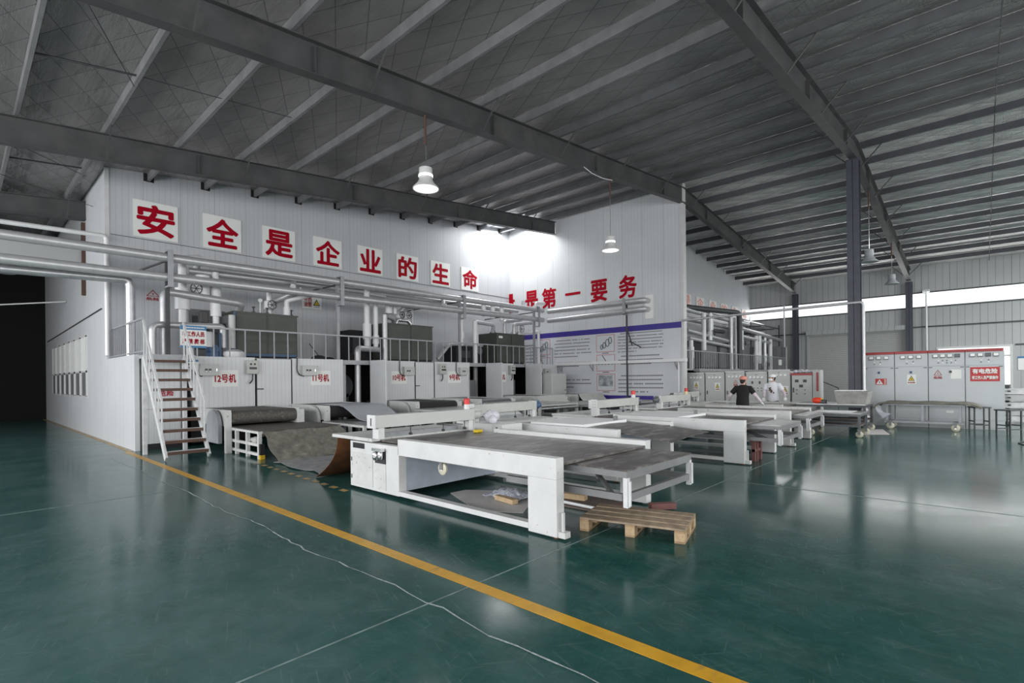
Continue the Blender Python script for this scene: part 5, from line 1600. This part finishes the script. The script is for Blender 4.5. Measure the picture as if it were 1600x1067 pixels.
trolley('grey trolley with a white sheet on top and cream wheels, in front of the stack', 15.97, 17.1, 2.33, 3.5, .64, 'metal_top', rail_z=(.27,))
solo('white_sheet', 'thin white sheet lying on the grey trolley', 'sheet', 'board_white', G().b(16.05, 17.0, 2.55, 3.45, .642, .648))
trolley('dark trolley behind the first one, carrying the stack of grey boards', 17.3, 18.6, 2.4, 4.15, .81, 'metal_top', 'dark_steel', (.3,))
st = solo('board_stack', 'tall slanting stack of thin grey boards on the dark trolley', 'stack', 'stack_grey', G().add([(17.4, 2.42, .812), (18.3, 2.42, .812), (18.3, 3.1, .812), (17.4, 3.1, .812), (17.4, 2.36, 1.17), (18.3, 2.36, 1.17), (18.3, 3.18, 1.19), (17.4, 3.18, 1.19)], [(3, 2, 1, 0), (4, 5, 6, 7), (0, 1, 5, 4), (1, 2, 6, 5), (2, 3, 7, 6), (3, 0, 4, 7)]))
part(st, 'top_board', 'board_white', G().b(17.42, 18.25, 2.5, 3.16, 1.185, 1.2), 'white top board')
o = thing('power_tool', 'orange and black power tool lying on the dark trolley', 'tool', (17.45, 3.6, .81))
part(o, 'body', 'orange_paint', G().lathe((17.45, 3.62, .9), [(.05, -.12), (.085, -.1), (.09, .04), (.06, .12)], 14, 'Y'), smooth=True)
part(o, 'grip', 'black_plastic', G().b(17.38, 17.52, 3.38, 3.55, .812, .93), bev=.02)
part(o, 'collar', 'sign_yellow', G().lathe((17.45, 3.48, .92), [(.05, 0), (.055, .04)], 12, 'Y'))
solo('floor_sheet', 'brown grey paper lying on the floor right of the trolleys', 'paper', 'cardboard', G().prism([(18.2, 2.75), (18.9, 2.2), (17.3, 1.85), (16.9, 2.4)], 'Z', .002, .006))
g = G()
for k in range(5):
    g.ball((19.3 + .06 * (k % 2), 2.75 - .05 * (k % 3), .1 + k * .11), .11, 10, 6, (1, 1, .8))
solo('white_sack', 'crumpled white sack standing by the left end of the switchboard', 'sack', 'plastic_bag', g, smooth=True)
# wheeled rack with a heap of boards in front of the switchboard
o = thing('wheeled_table', 'wheeled grey table in front of the switchboard', 'table', (19.3, .3, 0))
for y in (.42, 1.25, 2.1):
    for x in (19.28, 19.9):
        part(o, 'leg', 'rail_grey', G().b(x, x + .06, y, y + .06, .24, .72))
part(o, 'top_frame', 'rail_grey', G().b(19.26, 19.98, .36, 2.2, .72, .76))
for x in (19.28, 19.9):
    part(o, 'bottom_rail', 'rail_grey', G().b(x, x + .06, .36, 2.2, .2, .25))
for x in (19.28, 19.92):
    for y in (.55, 2.05):
        caster(o, (x, y, .1), .1, 'caster_cream', .06)
rows = [[(19.15 + .95 * i / 4, 2.5 - 2.5 * j / 14, .80 + .01 * math.sin(j * 1.3 + i) - .16 * max(0, (abs(j - 7) - 5) / 2) ** 2 * (.7 if j > 7 else 1.2)) for j in range(15)] for i in range(5)]
solo('limp_boards', 'limp brown grey boards drooping over both ends of the wheeled table', 'boards', 'felt', G().sheet(rows, .055), smooth=True)
solo('torn_flap', 'pale torn paper flap hanging at the left end of the wheeled table', 'paper', 'sheet_grey', G().sheet([[(19.2, 2.45, .74), (19.2, 2.3, .72)], [(19.16, 2.36, .5), (19.2, 2.22, .5)], [(19.2, 2.22, .32), (19.22, 2.02, .46)]], .006))


def stool(label, x, y, rz):
    o = thing('stool', label, 'stool', (x, y, 0), 'dark metal stools', rz, True)
    part(o, 'seat', 'dark_steel', G().b(-.2, .2, -.2, .2, .67, .7))
    for sx in (-.18, .15):
        for sy in (-.18, .15):
            part(o, 'leg', 'dark_steel', G().b(sx, sx + .03, sy, sy + .03, 0, .67))
    for z in (.28,):
        part(o, 'stretcher', 'dark_steel', G().b(-.17, .17, -.175, -.155, z, z + .03))
        part(o, 'stretcher', 'dark_steel', G().b(-.17, .17, .155, .175, z, z + .03))
        part(o, 'stretcher', 'dark_steel', G().b(-.175, -.155, -.15, .15, z - .1, z - .07))
        part(o, 'stretcher', 'dark_steel', G().b(.155, .175, -.15, .15, z - .1, z - .07))
    return o


stool('dark metal stool touching the right end of the wheeled table', 19.75, .05, R(20))
stool('dark metal stool standing alone right of the other one', 18.55, -.52, R(50))
# profiles beyond the switchboard
for k, (z, y, x) in enumerate(((.25, -1.2, 23.5), (.45, -1.15, 23.6), (.68, -1.1, 23.7), (.92, -1.05, 23.8), (1.12, -1.0, 24.0))):
    g = G().bar((x, -.35, z), (x, -3.2, z + .02), .9, .03).bar((x - .45, -.5, z - .08), (x - .45, -3.2, z - .06), .02, .16)
    solo('metal_profile', 'long pale profile in the pile right of the switchboard, %s from below' % ordinal(k), 'profile', 'white_paint' if k % 2 else 'metal_top', g, 'pale profiles piled right of the switchboard')
o = thing('profile_rack', 'dark rack under the pile of pale profiles right of the switchboard', 'rack', (24, -2, 0))
for y in (-.7, -2.2, -3.1):
    part(o, 'upright', 'dark_steel', G().b(24.3, 24.4, y, y + .1, 0, 1.25))
    for z in (.15, .38, .6, .84, 1.05):
        part(o, 'arm', 'dark_steel', G().b(23.0, 24.3, y, y + .06, z, z + .04))
solo('floor_cable', 'thin black cable looping on the floor at the right edge', 'cable', 'black_plastic', G().t([(16.6, -1.0, .012), (16.3, -.75, .012), (16.8, -.6, .012), (18.0, -1.0, .012)], .012, 6, bend=.2))
# ---------------------------------------------------------------- the two workers
def skin(par, name, m_, verts, edges, radii, root=0, label=None, sub=2):
    me = bpy.data.meshes.new(name)
    me.from_pydata([tuple(v) for v in verts], edges, [])
    me.materials.append(MATS[m_])
    o = bpy.data.objects.new(name, me)
    COL.objects.link(o)
    o.parent = par
    OFF[o.name] = OFF[par.name]
    sk = o.modifiers.new('skin', 'SKIN')
    sk.use_smooth_shade = True
    for i, r_ in enumerate(radii):
        rr = r_ if isinstance(r_, tuple) else (r_, r_)
        me.skin_vertices[0].data[i].radius = rr
        me.skin_vertices[0].data[i].use_root = i == root
    sb_ = o.modifiers.new('subdivision', 'SUBSURF')
    sb_.levels = sb_.render_levels = sub
    if label:
        o['label'] = label
    return o


def hand(par, wrist, d, side, palm_n, mt='mask_white'):
    """gloved hand: palm, four bent fingers of unequal length and a thumb from the side of the palm"""
    w = Vector(wrist)
    d = Vector(d).normalized()
    n = Vector(palm_n).normalized()
    s_ = d.cross(n).normalized() * side
    V, E, Rr = [w, w + d * .05], [(0, 1)], [.026, .03]
    for k, (off, ln) in enumerate(((.032, .075), (.011, .085), (-.011, .08), (-.03, .062))):
        b = len(V)
        V += [w + d * .085 + s_ * off, w + d * (.085 + ln * .5) + s_ * off * 1.15 + n * .008, w + d * (.085 + ln * .9) + s_ * off * 1.2 + n * .03]
        E += [(1, b), (b, b + 1), (b + 1, b + 2)]
        Rr += [.0115, .0095, .008]
    b = len(V)
    V += [w + d * .05 + s_ * .04, w + d * .085 + s_ * .06 + n * .012]
    E += [(1, b), (b, b + 1)]
    Rr += [.012, .0095]
    return skin(par, 'glove', mt, V, E, Rr, 0, 'pale work glove', 1)


def worker(label, x, y, rz, h, arms, shirt, sleeve, cap, head_turn=0., mask=False, lean=.06):
    o = thing('person', label, 'person', (x, y, 0), None, rz, True)
    k = h / 1.66
    P_ = lambda a, b, c: Vector((a * k, b * k, c * k))
    V = [P_(0, 0, .93), P_(0, lean * .3, 1.08), P_(0, lean * .8, 1.25), P_(0, lean, 1.37), P_(0, lean * 1.15, 1.44), P_(0, lean * 1.3 + .015, 1.50), P_(0, lean * 1.3 + .01, 1.575), P_(0, lean * 1.3, 1.63)]
    Rr = [(.14, .1), (.125, .085), (.14, .09), (.10, .07), .05, (.062, .072), (.073, .088), (.055, .065)]
    E = [(i, i + 1) for i in range(7)]
    for sg in (-1, 1):
        b = len(V)
        V += [P_(sg * .09, 0, .86), P_(sg * .1, .02, .48), P_(sg * .105, -.02, .1), P_(sg * .11, .1, .045)]
        Rr += [.088, .058, .042, .036]
        E += [(0, b), (b, b + 1), (b + 1, b + 2), (b + 2, b + 3)]
    wr = []
    for sg, (el, wt) in zip((-1, 1), arms):
        b = len(V)
        sh = P_(sg * .185, lean, 1.33)
        V += [sh, P_(*el), P_(*wt)]
        Rr += [.05, .045, .034]
        E += [(3, b), (b, b + 1), (b + 1, b + 2)]
        wr.append((sh, P_(*el), P_(*wt)))
    skin(o, 'body', 'skin', V, E, [tuple(c * k for c in (r_ if isinstance(r_, tuple) else (r_, r_))) for r_ in Rr])
    # clothes follow the body
    g = G()
    n = 20
    vs, fs = [], []
    prof = ((.81, .182, .135), (.93, .18, .13), (1.08, .17, .122), (1.2, .186, .13), (1.3, .2, .128), (1.36, .185, .115), (1.4, .13, .095), (1.43, .075, .07))
    for z, rx, ry in prof:
        w = min(1, max(0, (z - .93) / .45))
        for q in range(n):
            a_ = 2 * math.pi * q / n
            vs.append((rx * k * math.cos(a_), lean * w * k + ry * k * math.sin(a_), z * k + .012 * k * math.sin(3 * a_) * (z < .9)))
    for i in range(len(prof) - 1):
        for q in range(n):
            fs.append((i * n + q, i * n + (q + 1) % n, (i + 1) * n + (q + 1) % n, (i + 1) * n + q))
    g.add(vs, fs)
    for sh, el, wt in wr:
        inn = Vector((sh.x * .72, sh.y, sh.z + .0))
        g.t([inn, sh, sh.lerp(el, .35), sh.lerp(el, .72)], [.075 * k, .082 * k, .076 * k, .074 * k], 14)
    part(o, 'shirt', shirt, g, smooth=True)
    tv, tr, te = [V[0] + Vector((0, 0, .12)), V[0]], [(.165, .118), (.175, .13)], [(0, 1)]
    for sg in (-1, 1):
        b = len(tv)
        tv += [P_(sg * .09, 0, .84), P_(sg * .1, .02, .48), P_(sg * .105, -.02, .12)]
        tr += [.098, .07, .058]
        te += [(1, b), (b, b + 1), (b + 1, b + 2)]
    skin(o, 'trousers', 'jeans', tv, te, [tuple(c * k for c in (r_ if isinstance(r_, tuple) else (r_, r_))) for r_ in tr], 0)
    for i, (sh, el, wt) in enumerate(wr):
        skin(o, 'sleeve', sleeve, [sh.lerp(el, .6), el, wt], [(0, 1), (1, 2)], [.058 * k, .056 * k, .042 * k], 0, 'pale protective sleeve')
        hand(o, wt, (wt - el) + Vector((0, .02, -.01)), 1 if i == 0 else -1, (0, .3, -1))
    for sg in (-1, 1):
        part(o, 'shoe', 'black_plastic', G().ball((sg * .11 * k, .07 * k, .045), .05, 12, 8, (.95, 2.4, .88)), smooth=True)
    # head details, turned as the person looks
    hc = V[6]
    rot = Matrix.Rotation(head_turn, 3, 'Z')

    def hd(g):
        g.v = [tuple(hc + rot @ (Vector(v))) for v in g.v]
        return g
    part(o, 'hair', 'hair', hd(G().ball((0, -.018, .0), .092 * k, 16, 10, (.93, 1.02, .98)).ball((0, -.05, -.055), .06, 12, 7, (1.1, .8, 1))), smooth=True)
    part(o, 'face', 'skin', hd(G().ball((0, .03, -.03), .078 * k, 16, 10, (.88, .95, 1.2)).ball((0, .105, -.03), .014, 8, 6, (1, 1.2, 1.5))), smooth=True)
    for sg in (-1, 1):
        part(o, 'ear', 'skin', hd(G().ball((sg * .082, .0, -.03), .024, 8, 6, (.5, .9, 1.3))), smooth=True)
        part(o, 'eye', 'sign_black', hd(G().ball((sg * .03, .098, -.005), .009, 8, 6, (1.4, .6, .8))))
    part(o, 'mouth', 'sign_red_ground', hd(G().ball((0, .098, -.078), .016, 8, 6, (1.5, .5, .4))))
    c_ = part(o, 'cap', cap, hd(G().lathe((0, -.005, .012), [(.105 * k, 0), (.106 * k, .03), (.095 * k, .07), (.06 * k, .1), (.01, .108)], 18)), smooth=True)
    part(c_, 'cap_brim', cap if not mask else 'motor_grey', hd(G().prism([(-.08, .07), (.08, .07), (.075, .14), (.04, .175), (-.04, .175), (-.075, .14)], 'Z', .012, .022)), None if not mask else 'dark brim')
    if mask:
        part(o, 'face_mask', 'mask_white', hd(G().ball((0, .045, -.062), .08 * k, 14, 9, (.9, .95, .75))), smooth=True)
        g = G()
        random.seed(2)
        for q in range(9):
            g.ball((random.uniform(-.07, .07), .175, 1.16 + random.uniform(-.08, .09)), .025, 8, 5, (1, .3, 1))
        part(o, 'shirt_print', 'brown_steel', g, 'dark printed motif on the shirt')
    return o


worker('person in a black T-shirt and pink cap seen from behind, leaning on the cutting table', 15.5, 5.12, R(-82), 1.62,
       [((-.36, .1, 1.12), (-.44, .28, .93)), ((.33, .1, 1.12), (.46, .28, .91))], 'shirt_black', 'sleeve_pale', 'cap_pink', R(-25), False, .1)
worker('person in a printed white T-shirt, cap and face mask, reaching over the far table', 18.45, 5.12, R(92), 1.68,
       [((-.34, .06, 1.1), (-.42, .3, .94)), ((.24, .1, 1.12), (.2, .3, .93))], 'shirt_white', 'sleeve_pale', 'mask_white', R(-50), True, .05)
